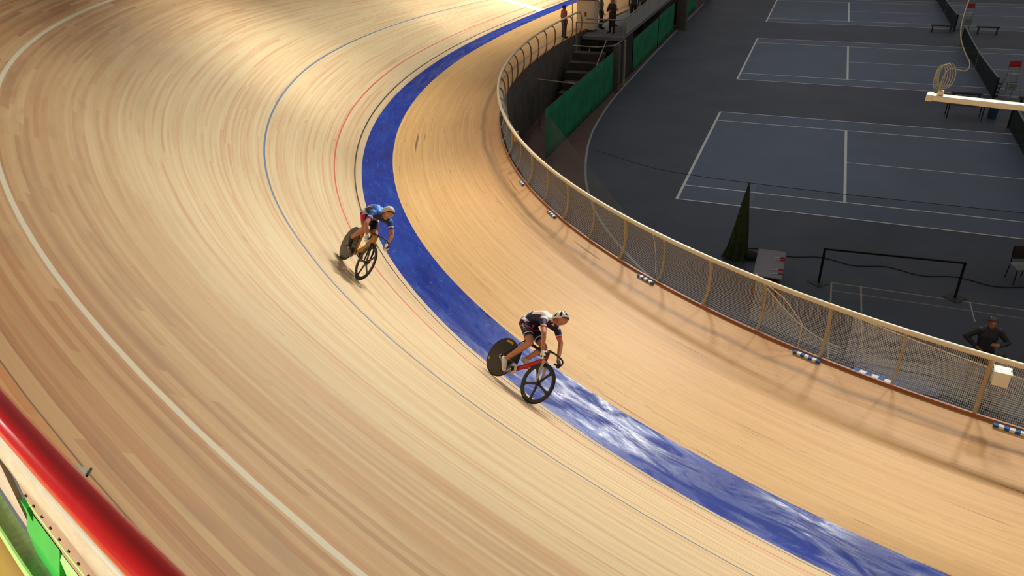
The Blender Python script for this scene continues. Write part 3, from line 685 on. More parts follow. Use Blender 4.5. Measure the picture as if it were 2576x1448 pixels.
r = empty('green_bracket', 'bright green steel bracket in the bottom left corner', 'bracket', tuple(out_pt(48.1, 6.8, 8.2))); o0 = r.location.copy()
ostrip('upright', M['bgreen'], 48.03, 48.30, [(6.778, 8.17), (6.775, 8.40), (6.806, 8.30), (6.81, 8.17)], parent=r, org=o0)
ostrip('hook', M['bgreen'], 48.03, 48.10, [(6.76, 8.36), (6.76, 8.44), (6.785, 8.44), (6.785, 8.36)], parent=r, org=o0)
ostrip('plate', M['lgreen'], 48.10, 48.9, [(6.776, 8.24), (6.774, 8.38), (6.786, 8.36), (6.790, 8.24)], parent=r, org=o0)
ostrip('ridge', M['lgreen'], 48.08, 48.9, [(6.768, 8.44), (6.768, 8.47), (6.773, 8.47), (6.773, 8.44)], parent=r, org=o0)
g = []; U = []
for s in np.arange(38, 62, .5): g.append([out_pt(s, a, 7.95) for a in (6.80, 7.6, 8.4, 9.4)]); U.append([(s, a) for a in (6.80, 7.6, 8.4, 9.4)])
o = MB().sheet(g, U).build('floor_walkway', M['walk']); tag(o, 'yellowish wooden walkway outside the track', kind='structure')
# little steel hinge on the top of the banking
r = empty('track_hinge', 'small grey steel hinge on the outer edge of the banking beside the red rail', 'clip', tuple(surf(48.1, 8.66)))
P, n, tt = at(48.1); b = bk(48.1, BK)
MM = Matrix((tuple(tt) + (0,), tuple(n * math.cos(b) + Vector((0, 0, math.sin(b)))) + (0,), tuple(-n * math.sin(b) + Vector((0, 0, math.cos(b)))) + (0,), (0, 0, 0, 1))).transposed()
r.matrix_world = Matrix.Translation(surf(48.02, 8.62)) @ MM @ Matrix.Rotation(.75, 4, 'Z')
MB().prism([(-.02, -.035), (.05, -.06), (.045, .03), (-.02, .05)], .002, .01).build('leaf', M['grey'], r)
MB().tube([(-.02, -.05, .012), (.06, -.062, .012)], .006, 6).build('pin', M['blackm'], r)
# ------------------------------------------------------------------ people: one continuous body each, clothes and kit as children
def capsule(m, p, q, r1, r2, n=12):
    p = Vector(p); q = Vector(q); d = q - p; L = d.length
    if L < 1e-6: m.ball(p, r1, n); return
    M_ = d.to_track_quat('Z', 'Y').to_matrix().to_4x4(); M_.translation = p
    prof = [(.0001, -r1)] + [(r1 * math.cos(a), r1 * math.sin(a)) for a in (-1.1, -.6, -.2)] + [(r1, 0), (r2, L)] + [(r2 * math.cos(a), L + r2 * math.sin(a)) for a in (.2, .6, 1.1)] + [(.0001, L + r2)]
    m.lathe(prof, n, M_)
def hand_bones(wrist, grip, palm_dir, curl_dir, side, open_=False):
    """palm from wrist to knuckles, four fingers of unequal length bent towards curl_dir, thumb from the side of the palm"""
    w = Vector(wrist); g = Vector(grip); a = (g - w).normalized(); c = Vector(curl_dir); c = (c - a * c.dot(a)).normalized(); s_ = a.cross(c) * side
    B = []; kn = w + a * .085
    B.append(('hand', w, w + a * .03, .024, .030, None)); 
    for k in range(4):
        o_ = s_ * ((k - 1.5) * .019); B.append(('hand', w + a * .02 + o_ * .7, kn + o_ + c * .004, .016, .0125, None))
        L = (.040, .045, .042, .033)[k]; b1 = .25 if open_ else .9; b2 = .5 if open_ else 2.0; b3 = .8 if open_ else 2.9
        p0 = kn + o_; p1 = p0 + (a * math.cos(b1) + c * math.sin(b1)) * L; p2 = p1 + (a * math.cos(b2) + c * math.sin(b2)) * L * .7; p3 = p2 + (a * math.cos(b3) + c * math.sin(b3)) * L * .5
        B += [('finger', p0, p1, .0095, .0088, None), ('finger', p1, p2, .0088, .008, None), ('finger', p2, p3, .008, .007, None)]
    t0 = w + a * .03 + s_ * -.026; t1 = t0 + (a * .6 - s_ * .5 + c * .5).normalized() * .036; t2 = t1 + (a * .55 + c * .8 + s_ * .25).normalized() * .03
    B += [('finger', t0, t1, .0125, .0105, None), ('finger', t1, t2, .0105, .008, None)]
    return B
def person_bones(J, fat=1.0, curl=(0, 0, -1), open_=False, kid=1.0):
    """J: joint dict. Returns list (region, p, q, r1, r2)"""
    k = kid; V_ = {a: Vector(b) for a, b in J.items()}; B = []
    pel, wai, che, nek, hed = V_['pelvis'], V_['waist'], V_['chest'], V_['neck'], V_['head']
    sR, sL, hR, hL = V_['shR'], V_['shL'], V_['hipR'], V_['hipL']; lat = (sL - sR).normalized()
    f = fat * k
    B += [('hips', hR, hL, .105 * f, .105 * f), ('hips', pel - lat * .04, pel + lat * .04, .115 * f, .115 * f),
          ('torso', pel + lat * .05, wai + lat * .055, .10 * f, .098 * f), ('torso', pel - lat * .05, wai - lat * .055, .10 * f, .098 * f),
          ('torso', wai + lat * .055, che + lat * .075, .098 * f, .108 * f), ('torso', wai - lat * .055, che - lat * .075, .098 * f, .108 * f),
          ('torso', che + lat * .075, nek.lerp(sL, .45), .108 * f, .075 * f), ('torso', che - lat * .075, nek.lerp(sR, .45), .108 * f, .075 * f),
          ('torso', sR, sL, .062 * f, .062 * f), ('torso', che, nek, .10 * f, .06 * f), ('neck', nek, nek.lerp(hed, .62), .056 * k, .052 * k)]
    for s in 'RL':
        sh, el, wr, gr = V_['sh' + s], V_['el' + s], V_['wr' + s], V_['gr' + s]; hp, kn, an, to = V_['hip' + s], V_['kn' + s], V_['an' + s], V_['toe' + s]
        B += [('uparm' + s, sh, el, .056 * f, .042 * f), ('foarm' + s, el, el.lerp(wr, .3), .041 * f, .042 * f), ('foarm' + s, el.lerp(wr, .3), wr, .042 * f, .026 * k)]
        cd_ = Vector(J.get('curl' + s, curl))
        B += [b[:5] for b in hand_bones(wr, gr, None, cd_, 1 if s == 'R' else -1, open_)]
        B += [('thigh' + s, hp, hp.lerp(kn, .45), .098 * f, .085 * f), ('thigh' + s, hp.lerp(kn, .45), kn, .085 * f, .056 * f),
              ('calf' + s, kn, kn.lerp(an, .32), .055 * f, .058 * f), ('calf' + s, kn.lerp(an, .32), an, .058 * f, .035 * k)]
        d = (to - an); heel = an - d.normalized() * .035 * k + (an - kn).normalized() * .045 * k
        B += [('foot', an, heel, .036 * k, .034 * k), ('foot', heel, to, .034 * k, .03 * k), ('foot', an, to, .036 * k, .028 * k)]
    # head: skull, jaw, nose, brow, ears; face direction J['face']
    fd = Vector(J['face']).normalized(); upv = Vector(J['crown']); upv = (upv - fd * upv.dot(fd)).normalized(); sd = fd.cross(upv)
    B += [('head', hed - fd * .025 * k + upv * .02 * k, hed + fd * .018 * k + upv * .018 * k, .088 * k, .080 * k), ('head', hed + fd * .02 * k - upv * .02 * k, hed + fd * .045 * k - upv * .075 * k, .066 * k, .036 * k),
          ('head', hed + fd * .085 * k + upv * .008 * k, hed + fd * .108 * k - upv * .022 * k, .010 * k, .014 * k), ('head', hed + fd * .075 * k + upv * .022 * k + sd * .035 * k, hed + fd * .075 * k + upv * .022 * k - sd * .035 * k, .016 * k, .016 * k),
          ('head', hed + fd * .078 * k - upv * .048 * k + sd * .012 * k, hed + fd * .078 * k - upv * .048 * k - sd * .012 * k, .011 * k, .011 * k)]
    for q in (-1, 1): B.append(('head', hed + sd * .083 * k * q + upv * .012 * k, hed + sd * .083 * k * q - upv * .02 * k, .014 * k, .010 * k))
    return B, (fd, upv, sd, hed)
def remesh(B, vox, it=2):
    m = MB()
    for b in B: capsule(m, b[1], b[2], b[3], b[4])
    o = m.build('tmp_body', [], None)
    md = o.modifiers.new('r', 'REMESH'); md.mode = 'VOXEL'; md.voxel_size = vox; md.use_smooth_shade = True
    bpy.context.view_layer.update(); dg = bpy.context.evaluated_depsgraph_get(); me = bpy.data.meshes.new_from_object(o.evaluated_get(dg))
    bpy.data.objects.remove(o)
    bm = bmesh.new(); bm.from_mesh(me)
    for _ in range(it): bmesh.ops.smooth_vert(bm, verts=bm.verts[:], factor=.5, use_axis_x=True, use_axis_y=True, use_axis_z=True)
    bmesh.ops.recalc_face_normals(bm, faces=bm.faces[:])
    bm.to_mesh(me); bm.free(); return me
def regions(me, B):
    """per face: nearest bone index and position along it"""
    n = len(me.vertices); co = np.empty(n * 3); me.vertices.foreach_get('co', co); co = co.reshape(-1, 3)
    best = np.full(n, 1e9); bi = np.zeros(n, int); bt = np.zeros(n)
    for i, b in enumerate(B):
        p = np.array(b[1]); q = np.array(b[2]); d = q - p; L = max(1e-9, d @ d); t = np.clip((co - p) @ d / L, 0, 1)
        e = np.linalg.norm(co - (p + t[:, None] * d), axis=1) - (b[3] + (b[4] - b[3]) * t)
        k = e < best; best[k] = e[k]; bi[k] = i; bt[k] = t[k]
    return co, bi, bt
def shell(me, sel, off, name, mats, mi, parent, label=None, grow=None):
    """clothing: faces of the body picked by sel, pushed out along the normals"""
    nv = np.empty(len(me.vertices) * 3); me.vertices.foreach_get('normal', nv); nv = nv.reshape(-1, 3)
    co = np.empty(len(me.vertices) * 3); me.vertices.foreach_get('co', co); co = co.reshape(-1, 3)
    F = []; MI = []; use = {}
    V_ = []
    for p in me.polygons:
        vs = list(p.vertices); c = sum(sel[v] for v in vs)
        if c * 2 < len(vs): continue
        f = []
        for v in vs:
            if v not in use:
                use[v] = len(V_); V_.append(tuple(co[v] + nv[v] * off))
            f.append(use[v])
        F.append(tuple(f)); MI.append(int(mi[vs[0]]) if mi is not None else 0)
    m = MB(); m.v = V_; m.f = F; m.m = MI; m.uv = [(0, 0)] * len(V_)
    me2 = bpy.data.meshes.new(name); me2.from_pydata(V_, [], F)
    for q in mats: me2.materials.append(q)
    me2.polygons.foreach_set('material_index', MI); me2.polygons.foreach_set('use_smooth', [True] * len(F)); me2.update()
    o = bpy.data.objects.new(name, me2); COL.objects.link(o); o.parent = parent
    if label: o['label'] = label
    return o
def ori(fd, upv, sd, c):
    return Matrix((tuple(fd) + (c[0],), tuple(-sd) + (c[1],), tuple(upv) + (c[2],), (0, 0, 0, 1)))   # x forward, y left, z up
def facebits(fr, parent, k=1.0):
    fd, upv, sd, c = fr; X = ori(fd, upv, sd, c)
    m = MB(); eye = M['eye']
    for q in (-1, 1): m.ball(X @ Vector((.087 * k, q * .031 * k, .006 * k)), .0105 * k, 8)
    m.build('eyes', eye, parent); m = MB(); m.ball(X @ Vector((.086 * k, 0, -.048 * k)), (.004 * k, .018 * k, .004 * k), 10, M=X.to_3x3().to_4x4()); m.build('mouth', M['lips'], parent)
M['eye'] = plain('eye_dark', (.03, .02, .015), .2); M['lips'] = plain('lips', srgb(160, 84, 74), .5)
def fabric(name, c): return plain(name, c, .6, 0, .06, 20)
FB_ = dict(navy=fabric('navy_lycra', srgb(14, 22, 62)), blue=fabric('royal_lycra', srgb(24, 58, 160)), sky=fabric('bright_blue_lycra', srgb(70, 140, 232)), white=fabric('white_lycra', srgb(236, 226, 222)), redl=fabric('red_lycra', srgb(214, 40, 52)), black=fabric('black_cloth', (.012, .012, .014)), charcoal=fabric('charcoal_cloth', (.035, .035, .038)),
           rust=fabric('rust_cloth', srgb(150, 74, 50)), green=fabric('lime_cloth', srgb(96, 128, 24)), redc=fabric('red_cloth', (.5, .02, .02)), greyc=fabric('grey_cloth', (.12, .12, .13)), whitec=fabric('white_cloth', srgb(220, 216, 206)))
M['glove'] = plain('white_glove', srgb(232, 228, 220), .7); M['gloveb'] = plain('black_glove', (.02, .02, .02), .7); M['hair'] = plain('dark_hair', (.015, .010, .008), .7, 0, .3, 40); M['hairbr'] = plain('brown_hair', (.05, .028, .015), .7, 0, .3, 40)
M['tyre'] = plain('tyre_black', (.010, .010, .010), .55); M['carbon'] = plain('carbon_brown_black', (.030, .026, .020), .32, 0, .2, 8); M['yellow'] = plain('yellow_decal', srgb(206, 150, 26), .4); M['chrome'] = plain('bright_metal', (.6, .6, .58), .25, .9); M['saddle'] = plain('saddle_black', (.015, .015, .015), .45)
FRAME_MATS = dict(near=(plain('frame_red', srgb(186, 30, 34), .3), plain('fork_champagne', srgb(196, 178, 150), .3), plain('tube_black', (.012, .012, .014), .3)),
                  far=(plain('frame_yellow', srgb(196, 142, 24), .3), plain('fork_black', (.012, .012, .014), .3), plain('tube_black2', (.012, .012, .014), .3)))
def bike_matrix(w, s, dpsi, phi):
    P = surf(s, w); P2 = surf(s - .97, w); f = (P - P2).normalized(); n = at(s)[1]; b = bk(s, BK); N = -n * math.sin(b) + Vector((0, 0, math.cos(b)))
    f = (f * math.cos(dpsi) + N.cross(f) * math.sin(dpsi)).normalized(); up = Vector((0, 0, 1)); up = (up - f * up.dot(f)).normalized(); left = up.cross(f)
    u = up * math.cos(phi) + left * math.sin(phi); l = u.cross(f)
    return Matrix((tuple(Vector((f.x, l.x, u.x))) + (P.x,), tuple(Vector((f.y, l.y, u.y))) + (P.y,), tuple(Vector((f.z, l.z, u.z))) + (P.z,), (0, 0, 0, 1)))
RY = Matrix.Rotation(PI / 2, 4, 'X')     # lathe axis z -> -y
WBASE = .977; WR = .335
def make_bike(kind, mat, label, crank, spin):
    fm, km, tm = FRAME_MATS[kind]; r = empty('track_bicycle', label, 'bicycle', mat=mat, group=None)
    BBx, BBz = -.597, .28
    # front wheel: five broad carbon spokes
    W_ = Matrix.Translation((0, 0, WR)) @ RY
    fw = MB().lathe([(.272, -.012), (.30, -.013), (.318, -.010), (.318, .010), (.30, .013), (.272, .012), (.262, 0)], 64, W_, closed=True).build('front_wheel', M['carbon'], r)
    for k in range(5):
        a = spin + k * 2 * PI / 5; P = []
        poly = [(.025, -.026), (.10, -.020), (.20, -.019), (.245, -.026), (.275, -.055), (.275, .055), (.245, .026), (.20, .019), (.10, .020), (.025, .026)]
        Q = [(x * math.cos(a) - y * math.sin(a), x * math.sin(a) + y * math.cos(a)) for x, y in poly]
        o = MB().prism(Q, -.008, .008, W_).build('spoke', M['carbon'], fw, smooth=False); bv = o.modifiers.new('b', 'BEVEL'); bv.width = .005; bv.segments = 2
    MB().lathe([(0, -.045), (.02, -.045), (.026, -.02), (.026, .02), (.02, .045), (0, .045)], 20, W_).build('hub', M['carbon'], fw)
    MB().tube([(math.cos(a) * .326, 0, WR + math.sin(a) * .326) for a in np.linspace(0, 2 * PI, 65)[:-1]], .0105, 8, closed=True).build('tyre', M['tyre'], fw)
    dm = MB(); a = -PI / 2 - .35
    for sgn in (-1, 1): dm.box((.292 * math.cos(a), sgn * .0145, WR + .292 * math.sin(a)), (.03, .002, .025), M=Matrix.Rotation(-a - PI / 2, 4, 'Y'))
    dm.build('decal', M['yellow'], fw)
    # rear disc wheel
    W2 = Matrix.Translation((-WBASE, 0, WR)) @ RY
    rw = MB().lathe([(0, -.022), (.05, -.021), (.20, -.016), (.318, -.009), (.318, .009), (.20, .016), (.05, .021), (0, .022)], 64, W2).build('rear_wheel', M['carbon'], r)
    MB().tube([(-WBASE + math.cos(a) * .326, 0, WR + math.sin(a) * .326) for a in np.linspace(0, 2 * PI, 65)[:-1]], .0105, 8, closed=True).build('tyre', M['tyre'], rw)
    for a0, a1 in ((1.35, 1.95), (3.55, 3.75)):
        for sgn in (-1, 1):
            g = [[(-WBASE + rr * math.cos(a), sgn * .0150 if rr < .27 else sgn * .0125, WR + rr * math.sin(a)) for rr in (.262, .298)] for a in np.linspace(a0, a1, 12)]
            if kind == 'near' or a0 > 9: MB().sheet(g).build('decal', M['yellow'], rw)
    MB().tube([(-WBASE, -.05, WR), (-WBASE, .05, WR)], .011, 10).build('axle', M['chrome'], rw)
    # frame
    ht0 = Vector((-.118, 0, .70)); ht1 = Vector((-.150, 0, .805)); bb = Vector((BBx, 0, BBz)); st = Vector((-.74, 0, .80)); rh = Vector((-WBASE, 0, WR))
    F_ = MB(); F_.tube([bb, bb.lerp(ht0, .5), ht0 + Vector((-.005, 0, .02))], [.026, .028, .026], 12, flat=1.5); F_.tube([ht0 + Vector((.004, 0, -.02)), ht1 + Vector((-.004, 0, .012))], .024, 12)
    F_.tube([bb + Vector((0, -.034, 0)), bb + Vector((0, .034, 0))], .028, 14); F_.build('frame', fm, r)
    T_ = MB(); T_.tube([ht1 + Vector((0, 0, -.03)), st + Vector((.01, 0, -.03))], .019, 10, flat=1.3); T_.tube([bb, st], .022, 10)
    for sgn in (-1, 1):
        T_.tube([bb + Vector((-.02, sgn * .03, 0)), bb + Vector((-.15, sgn * .045, .01)), rh + Vector((0, sgn * .055, 0))], [.013, .012, .010], 8)
        T_.tube([st + Vector((0, sgn * .018, -.05)), rh + Vector((0, sgn * .055, 0))], .009, 8)
    T_.build('rear_frame', tm if kind == 'near' else fm, r, label='black top tube and rear triangle' if kind == 'near' else None)
    K_ = MB()
    K_.box(tuple(ht0 + Vector((.008, 0, -.03))), (.05, .10, .04), bev=.015)
    for sgn in (-1, 1): K_.tube([ht0 + Vector((.008, sgn * .045, -.03)), Vector((-.055, sgn * .05, .52)), Vector((0, sgn * .052, WR))], [.018, .016, .010], 10, flat=1.5)
    K_.build('fork', km, r)
    MB().tube([ht1 + Vector((0, 0, .0)), ht1 + Vector((-.006, 0, .03)), Vector((-.08, 0, .855))], .016, 10).build('stem', tm, r)
    hb = MB(); P = [(-.08, -.03, .855), (-.075, -.10, .852), (-.045, -.155, .845), (.0, -.185, .835), (.035, -.195, .80), (.03, -.198, .755), (-.01, -.20, .725), (-.07, -.20, .715), (-.11, -.20, .713)]
    P = smooth_poly(P, 1); full = [(x, -y, z) for x, y, z in P[::-1]][:-0 or None]; hb.tube([(x, y, z) for x, y, z in P][::-1] + [(x, -y, z) for x, y, z in P], .0135, 10); h_ = hb.build('handlebar', M['blackm'], r)
    for sgn in (-1, 1): MB().tube([(.012, sgn * .199, .74), (-.03, sgn * .2, .722), (-.112, sgn * .2, .713)], .0165, 10).build('grip', M['saddle'], h_)
    MB().tube([st, Vector((-.765, 0, .885))], .014, 10).build('seat_post', tm, r)
    sd_ = MB(); g = []
    for a in np.linspace(0, 1, 14):
        x = -.90 + .27 * a; wd_ = .068 * (1 - a) ** .8 + .017; z = .915 + .008 * math.cos(a * 5); g.append([(x, wd_ * math.sin(b), z + .022 * math.cos(b) * (1 if math.cos(b) > 0 else .7)) for b in np.linspace(0, 2 * PI, 13)])
    sd_.sheet(g); sd_.add(g[0][:-1], [tuple(range(12))]); sd_.add(g[-1][:-1], [tuple(range(12))]); sd_.build('saddle', M['saddle'], r)
    # cranks, chainring, chain, pedals
    MB().lathe([(.045, -.002), (.096, -.002), (.098, 0), (.096, .002), (.045, .002)], 40, Matrix.Translation((BBx, -.045, BBz)) @ RY, closed=True).build('chainring', M['chrome'] if kind == 'near' else M['blackm'], r)
    sp = MB()
    for k in range(5): a = k * 2 * PI / 5; sp.tube([(BBx, -.045, BBz), (BBx + .06 * math.cos(a), -.045, BBz + .06 * math.sin(a))], .007, 6)
    sp.build('spider', M['blackm'], r)
    MB().lathe([(0, -.002), (.032, -.002), (.032, .002), (0, .002)], 20, Matrix.Translation((-WBASE, -.045, WR)) @ RY).build('sprocket', M['chrome'], r)
    d = Vector((BBx + WBASE, 0, BBz - WR)).normalized(); nrm = Vector((-d.z, 0, d.x)); A = Vector((-WBASE, -.045, WR)); Bc = Vector((BBx, -.045, BBz)); P = []
    for a in np.linspace(PI / 2, 3 * PI / 2, 9): P.append(A + (d * math.cos(a) + nrm * math.sin(a)) * .033)
    for a in np.linspace(-PI / 2, PI / 2, 15): P.append(Bc + (d * math.cos(a) + nrm * math.sin(a)) * .098)
    MB().tube(P, .0045, 6, closed=True).build('chain', M['chrome'], r)
    for sgn, ang in ((-1, crank), (1, crank + PI)):
        e = Vector((BBx + .165 * math.cos(ang), sgn * .07, BBz + .165 * math.sin(ang)))
        c_ = MB().tube([(BBx, sgn * .062, BBz), tuple(e)], [.014, .011], 8).build('crank', M['blackm'] if kind == 'far' else M['chrome'], r)
        MB().box(tuple(e + Vector((0, sgn * .045, 0))), (.07, .07, .018), bev=.005).build('pedal', M['blackm'], c_)
    return r
def make_cyclist(kind, mat, label, J, sk, kit, crank):
    r = empty('cyclist', label, 'person', mat=mat)
    B, fr = person_bones(J, .98); me = remesh(B, .0072, 2); co, bi, bt = regions(me, B); nm = np.array([b[0] for b in B])[bi]
    body = bpy.data.objects.new('body', me); COL.objects.link(body); body.parent = r; me.materials.clear(); me.materials.append(sk); me.polygons.foreach_set('use_smooth', [True] * len(me.polygons))
    isarm = lambda s: nm == 'uparm' + s
    # fraction along the whole thigh (two bones)
    thf = np.zeros(len(co))
    for s in 'RL':
        h = np.array(J['hip' + s]); k = np.array(J['kn' + s]); d = k - h; t_ = (co - h) @ d / (d @ d); w = nm == 'thigh' + s; thf[w] = t_[w]
    up = np.zeros(len(co))
    for s in 'RL':
        h = np.array(J['sh' + s]); k = np.array(J['el' + s]); d = k - h; t_ = (co - h) @ d / (d @ d); w = isarm(s); up[w] = t_[w]
    thigh = (nm == 'thighR') | (nm == 'thighL'); arm = isarm('R') | isarm('L'); torso = (nm == 'torso'); hips = nm == 'hips'
    pel = np.array(J['pelvis']); che = np.array(J['chest']); ax = che - pel; tt_ = (co - pel) @ ax / (ax @ ax)
    jer = torso | (arm & (up < .62)) | hips; cut = .16
    jsel = (torso & (tt_ > cut)) | (arm & (up < .62))
    ssel = hips | (torso & (tt_ <= cut)) | (thigh & (thf < (.72)))
    x, y, z = co[:, 0], co[:, 1], co[:, 2]
    mats = [FB_['navy'], FB_['blue'], FB_['sky'], FB_['white'], FB_['redl']]; mj = np.zeros(len(co), int); ms = np.zeros(len(co), int)
    nvv = np.empty(len(me.vertices) * 3); me.vertices.foreach_get('normal', nvv); nvv = nvv.reshape(-1, 3); top = nvv[:, 2] > .15
    if kind == 'near':
        # white back, blue waist band, red line, navy sides and sleeves with red cuff
        mj[:] = 0; w = torso & top & (tt_ > .52); mj[w] = 3; w = torso & (nvv[:, 2] > -.1) & (tt_ > .2) & (tt_ <= .52); mj[w] = 1; w = torso & (tt_ <= .2) & top; mj[w] = 3
        w = torso & (nvv[:, 2] <= .15) & (nvv[:, 2] > .0) & (tt_ > .5); mj[w] = 4
        mj[arm] = 0; mj[arm & (up > .50)] = 3; mj[arm & (up > .54)] = 4
        ms[:] = 0; w = hips & (nvv[:, 2] > .35); ms[w] = 3; w = hips & (nvv[:, 2] > .2) & (nvv[:, 2] <= .35); ms[w] = 4
        w = (torso & (tt_ <= cut)); ms[w] = 3
        w = thigh & (np.abs(thf - .60) < .018); ms[w] = 3
        w = thigh & (np.abs(thf - .22 - .35 * nvv[:, 0]) < .035) & (nvv[:, 2] > -.5); ms[w] = 4
    else:
        mj[:] = 1; w = torso & top; mj[w] = 2; w = torso & top & (tt_ < .55); mj[w] = 3; w = torso & top & (np.abs(tt_ - .72) < .06) & (y < .02); mj[w] = 4; w = torso & top & (np.abs(tt_ - .84) < .05) & (y < 0); mj[w] = 3; w = torso & top & (tt_ > .9); mj[w] = 2
        w = torso & (nvv[:, 2] < -.1); mj[w] = 0; mj[arm] = 1; w = arm & (np.abs(up - .44) < .035); mj[w] = 3; w = arm & (np.abs(up - .50) < .02); mj[w] = 4
        ms[:] = 0; ms[hips & (nvv[:, 2] > .1)] = 3; w = thigh & (np.abs(y) > .15); ms[w] = 4; w = thigh & (thf < .3) & (nvv[:, 2] > .3); ms[w] = 3
    shell(me, jsel, .005, 'jersey', mats, mj, r); shell(me, ssel, .0055, 'shorts', mats, ms, r)
    hand = (nm == 'hand') | (nm == 'finger')
    for s in 'RL':
        w = hand & (np.linalg.norm(co - np.array(J['wr' + s]), axis=1) < .2); shell(me, w, .003, 'glove', [M['glove'] if (s == 'R' or kind == 'far') else M['gloveb']], None, r)
        w = (nm == 'foot') & (np.linalg.norm(co - np.array(J['an' + s]), axis=1) < .26); sh = shell(me, w, .005, 'shoe', [kit['shoe'], kit['shoe2']], (nvv[:, 2] < -.3).astype(int), r)
    facebits(fr, r)
    fd, upv, sd, c = fr; X = ori(fd, upv, sd, c)
    # helmet: shell over the crown, with vents or smooth
    hm = MB(); g = []; vent = kit['vent']; V_ = []; F = []; n = 48; mrow = 13; mi = []
    Xh = X @ Matrix.Translation((-.012, 0, .03))
    for i in range(mrow + 1):
        p = i / mrow * (PI * .56)
        for k in range(n):
            a = 2 * PI * k / n; ex = .128 + (.030 if math.cos(a) < 0 else .0) * (1.0 if kind == 'near' else 1.2) * abs(math.cos(a)); q = Vector((ex * math.sin(p) * math.cos(a), .094 * math.sin(p) * math.sin(a), .112 * math.cos(p)))
            if math.cos(a) > .3 and i > 10: q.z += .015
            dent = vent and (k % 6 in (0, 1, 2)) and 2 <= i <= 11
            if dent: q *= .93
            V_.append(Xh @ q)
    for i in range(mrow):
        for k in range(n):
            dent = vent and (k % 6 in (0, 1, 2)) and 2 <= i < 11
            hm.m.append(1 if dent else 0); F.append((i * n + k, (i + 1) * n + k, (i + 1) * n + (k + 1) % n, i * n + (k + 1) % n))
    hm.v = [tuple(v) for v in V_]; hm.f = F; hm.uv = [(0, 0)] * len(V_)
    if not vent:
        for idx in range(len(hm.m)):
            i_, k_ = divmod(idx, n)
            if k_ in (23, 24) and i_ > 1: hm.m[idx] = 1
            if k_ in (0, 47) and 3 < i_ < 8: hm.m[idx] = 1
    h = hm.build('helmet', kit['helmet'], r); so = h.modifiers.new('t', 'SOLIDIFY'); so.thickness = .012; so.offset = -.6
    for q in (-1, 1): MB().tube([X @ Vector((.0, q * .086, .02)), X @ Vector((.01, q * .074, -.04)), X @ Vector((.02, q * .04, -.088)), X @ Vector((.025, 0, -.098))], .0025, 5).build('chin_strap', M['blackm'], r)
    MB().tube([X @ Vector((.03, -.086, .015)), X @ Vector((.085, -.055, .012)), X @ Vector((.104, 0, .012)), X @ Vector((.085, .055, .012)), X @ Vector((.03, .086, .015))], [.006, .014, .012, .014, .006], 8, up=tuple(upv)).build('sunglasses', M['blackm'], r)
    if kit.get('text'):
        tm_ = MB()
        # small pale letter strokes on the side of the shorts
        h = Vector(J['hipR']); k = Vector(J['knR'])
        for q in range(5):
            p = h.lerp(k, .16 + .09 * q) + Vector((0, -.098 + .0045 * q, .0)); tm_.box(tuple(p), (.035, .003, .010), M=Matrix.Rotation(.8, 4, 'Y')); tm_.box(tuple(p + Vector((.012, 0, .012))), (.006, .003, .022), M=Matrix.Rotation(.8, 4, 'Y'))
        tm_.build('lettering', FB_['whitec'], r)
    return r
def mirror_defaults(J):
    return J
NEAR = dict(pelvis=(-.90, 0, 1.035), waist=(-.80, 0, 1.165), chest=(-.60, 0, 1.245), neck=(-.455, 0, 1.275), head=(-.30, -.0, 1.365), hipR=(-.86, -.085, 1.0), hipL=(-.86, .085, 1.0),
            knR=(-.50, -.12, .79), knL=(-.41, .12, .84), anR=(-.775, -.115, .345), toeR=(-.665, -.115, .19), anL=(-.60, .115, .525), toeL=(-.475, .115, .435),
            shR=(-.465, -.185, 1.205), shL=(-.465, .185, 1.205), elR=(-.21, -.27, 1.03), elL=(-.29, .26, 1.04), wrR=(-.085, -.215, .79), grR=(.0, -.2, .745), wrL=(-.095, .215, .79), grL=(.0, .2, .745),
            curlR=(-.45, 0, -1), curlL=(-.45, 0, -1), face=(.78, -.30, -.50), crown=(.5, 0, .87))
FAR = dict(pelvis=(-.89, 0, 1.01), waist=(-.77, 0, 1.12), chest=(-.57, 0, 1.175), neck=(-.40, 0, 1.19), head=(-.235, -.0, 1.265), hipR=(-.85, -.085, .98), hipL=(-.85, .085, .98),
           knR=(-.50, -.125, .80), knL=(-.47, .12, .74), anR=(-.785, -.115, .47), toeR=(-.69, -.115, .335), anL=(-.585, .115, .33), toeL=(-.455, .115, .235),
           shR=(-.41, -.185, 1.12), shL=(-.41, .185, 1.12), elR=(-.20, -.29, .93), elL=(-.24, .28, .95), wrR=(-.085, -.215, .77), grR=(-.005, -.2, .725), wrL=(-.095, .215, .77), grL=(-.005, .2, .725),
           curlR=(-.45, 0, -1), curlL=(-.45, 0, -1), face=(.80, -.22, -.50), crown=(.5, 0, .87))
mn = bike_matrix(.589, 44.674, -.069, .79); mf = bike_matrix(1.95, 41.092, -.036, .69)
cn = math.atan2(.175 - .28, -.68 + .597); cf = math.atan2(.335 - .28 - .03, -.70 + .597 - .06)
make_bike('near', mn, 'red and black track bicycle with champagne fork and dark disc wheel, near rider', cn, PI / 2 + .15 + 2 * PI / 10)
make_bike('far', mf, 'yellow track bicycle with black fork and dark disc rear wheel, far rider', cf, PI / 2 + .5)
make_cyclist('near', mn, 'cyclist in white and navy kit with vented helmet, riding the red and black bicycle', NEAR, M['skind'], dict(shoe=M['glove'], shoe2=FB_['redl'], helmet=[M['white'], M['blackm']], vent=True, text=True), cn)
make_cyclist('far', mf, 'cyclist in bright blue kit with smooth white helmet, crouched over the yellow bicycle', FAR, M['skin'], dict(shoe=FB_['charcoal'], shoe2=FB_['white'], helmet=[plain('pale_helmet', srgb(226, 222, 200), .35), FB_['redl']], vent=False), cf)
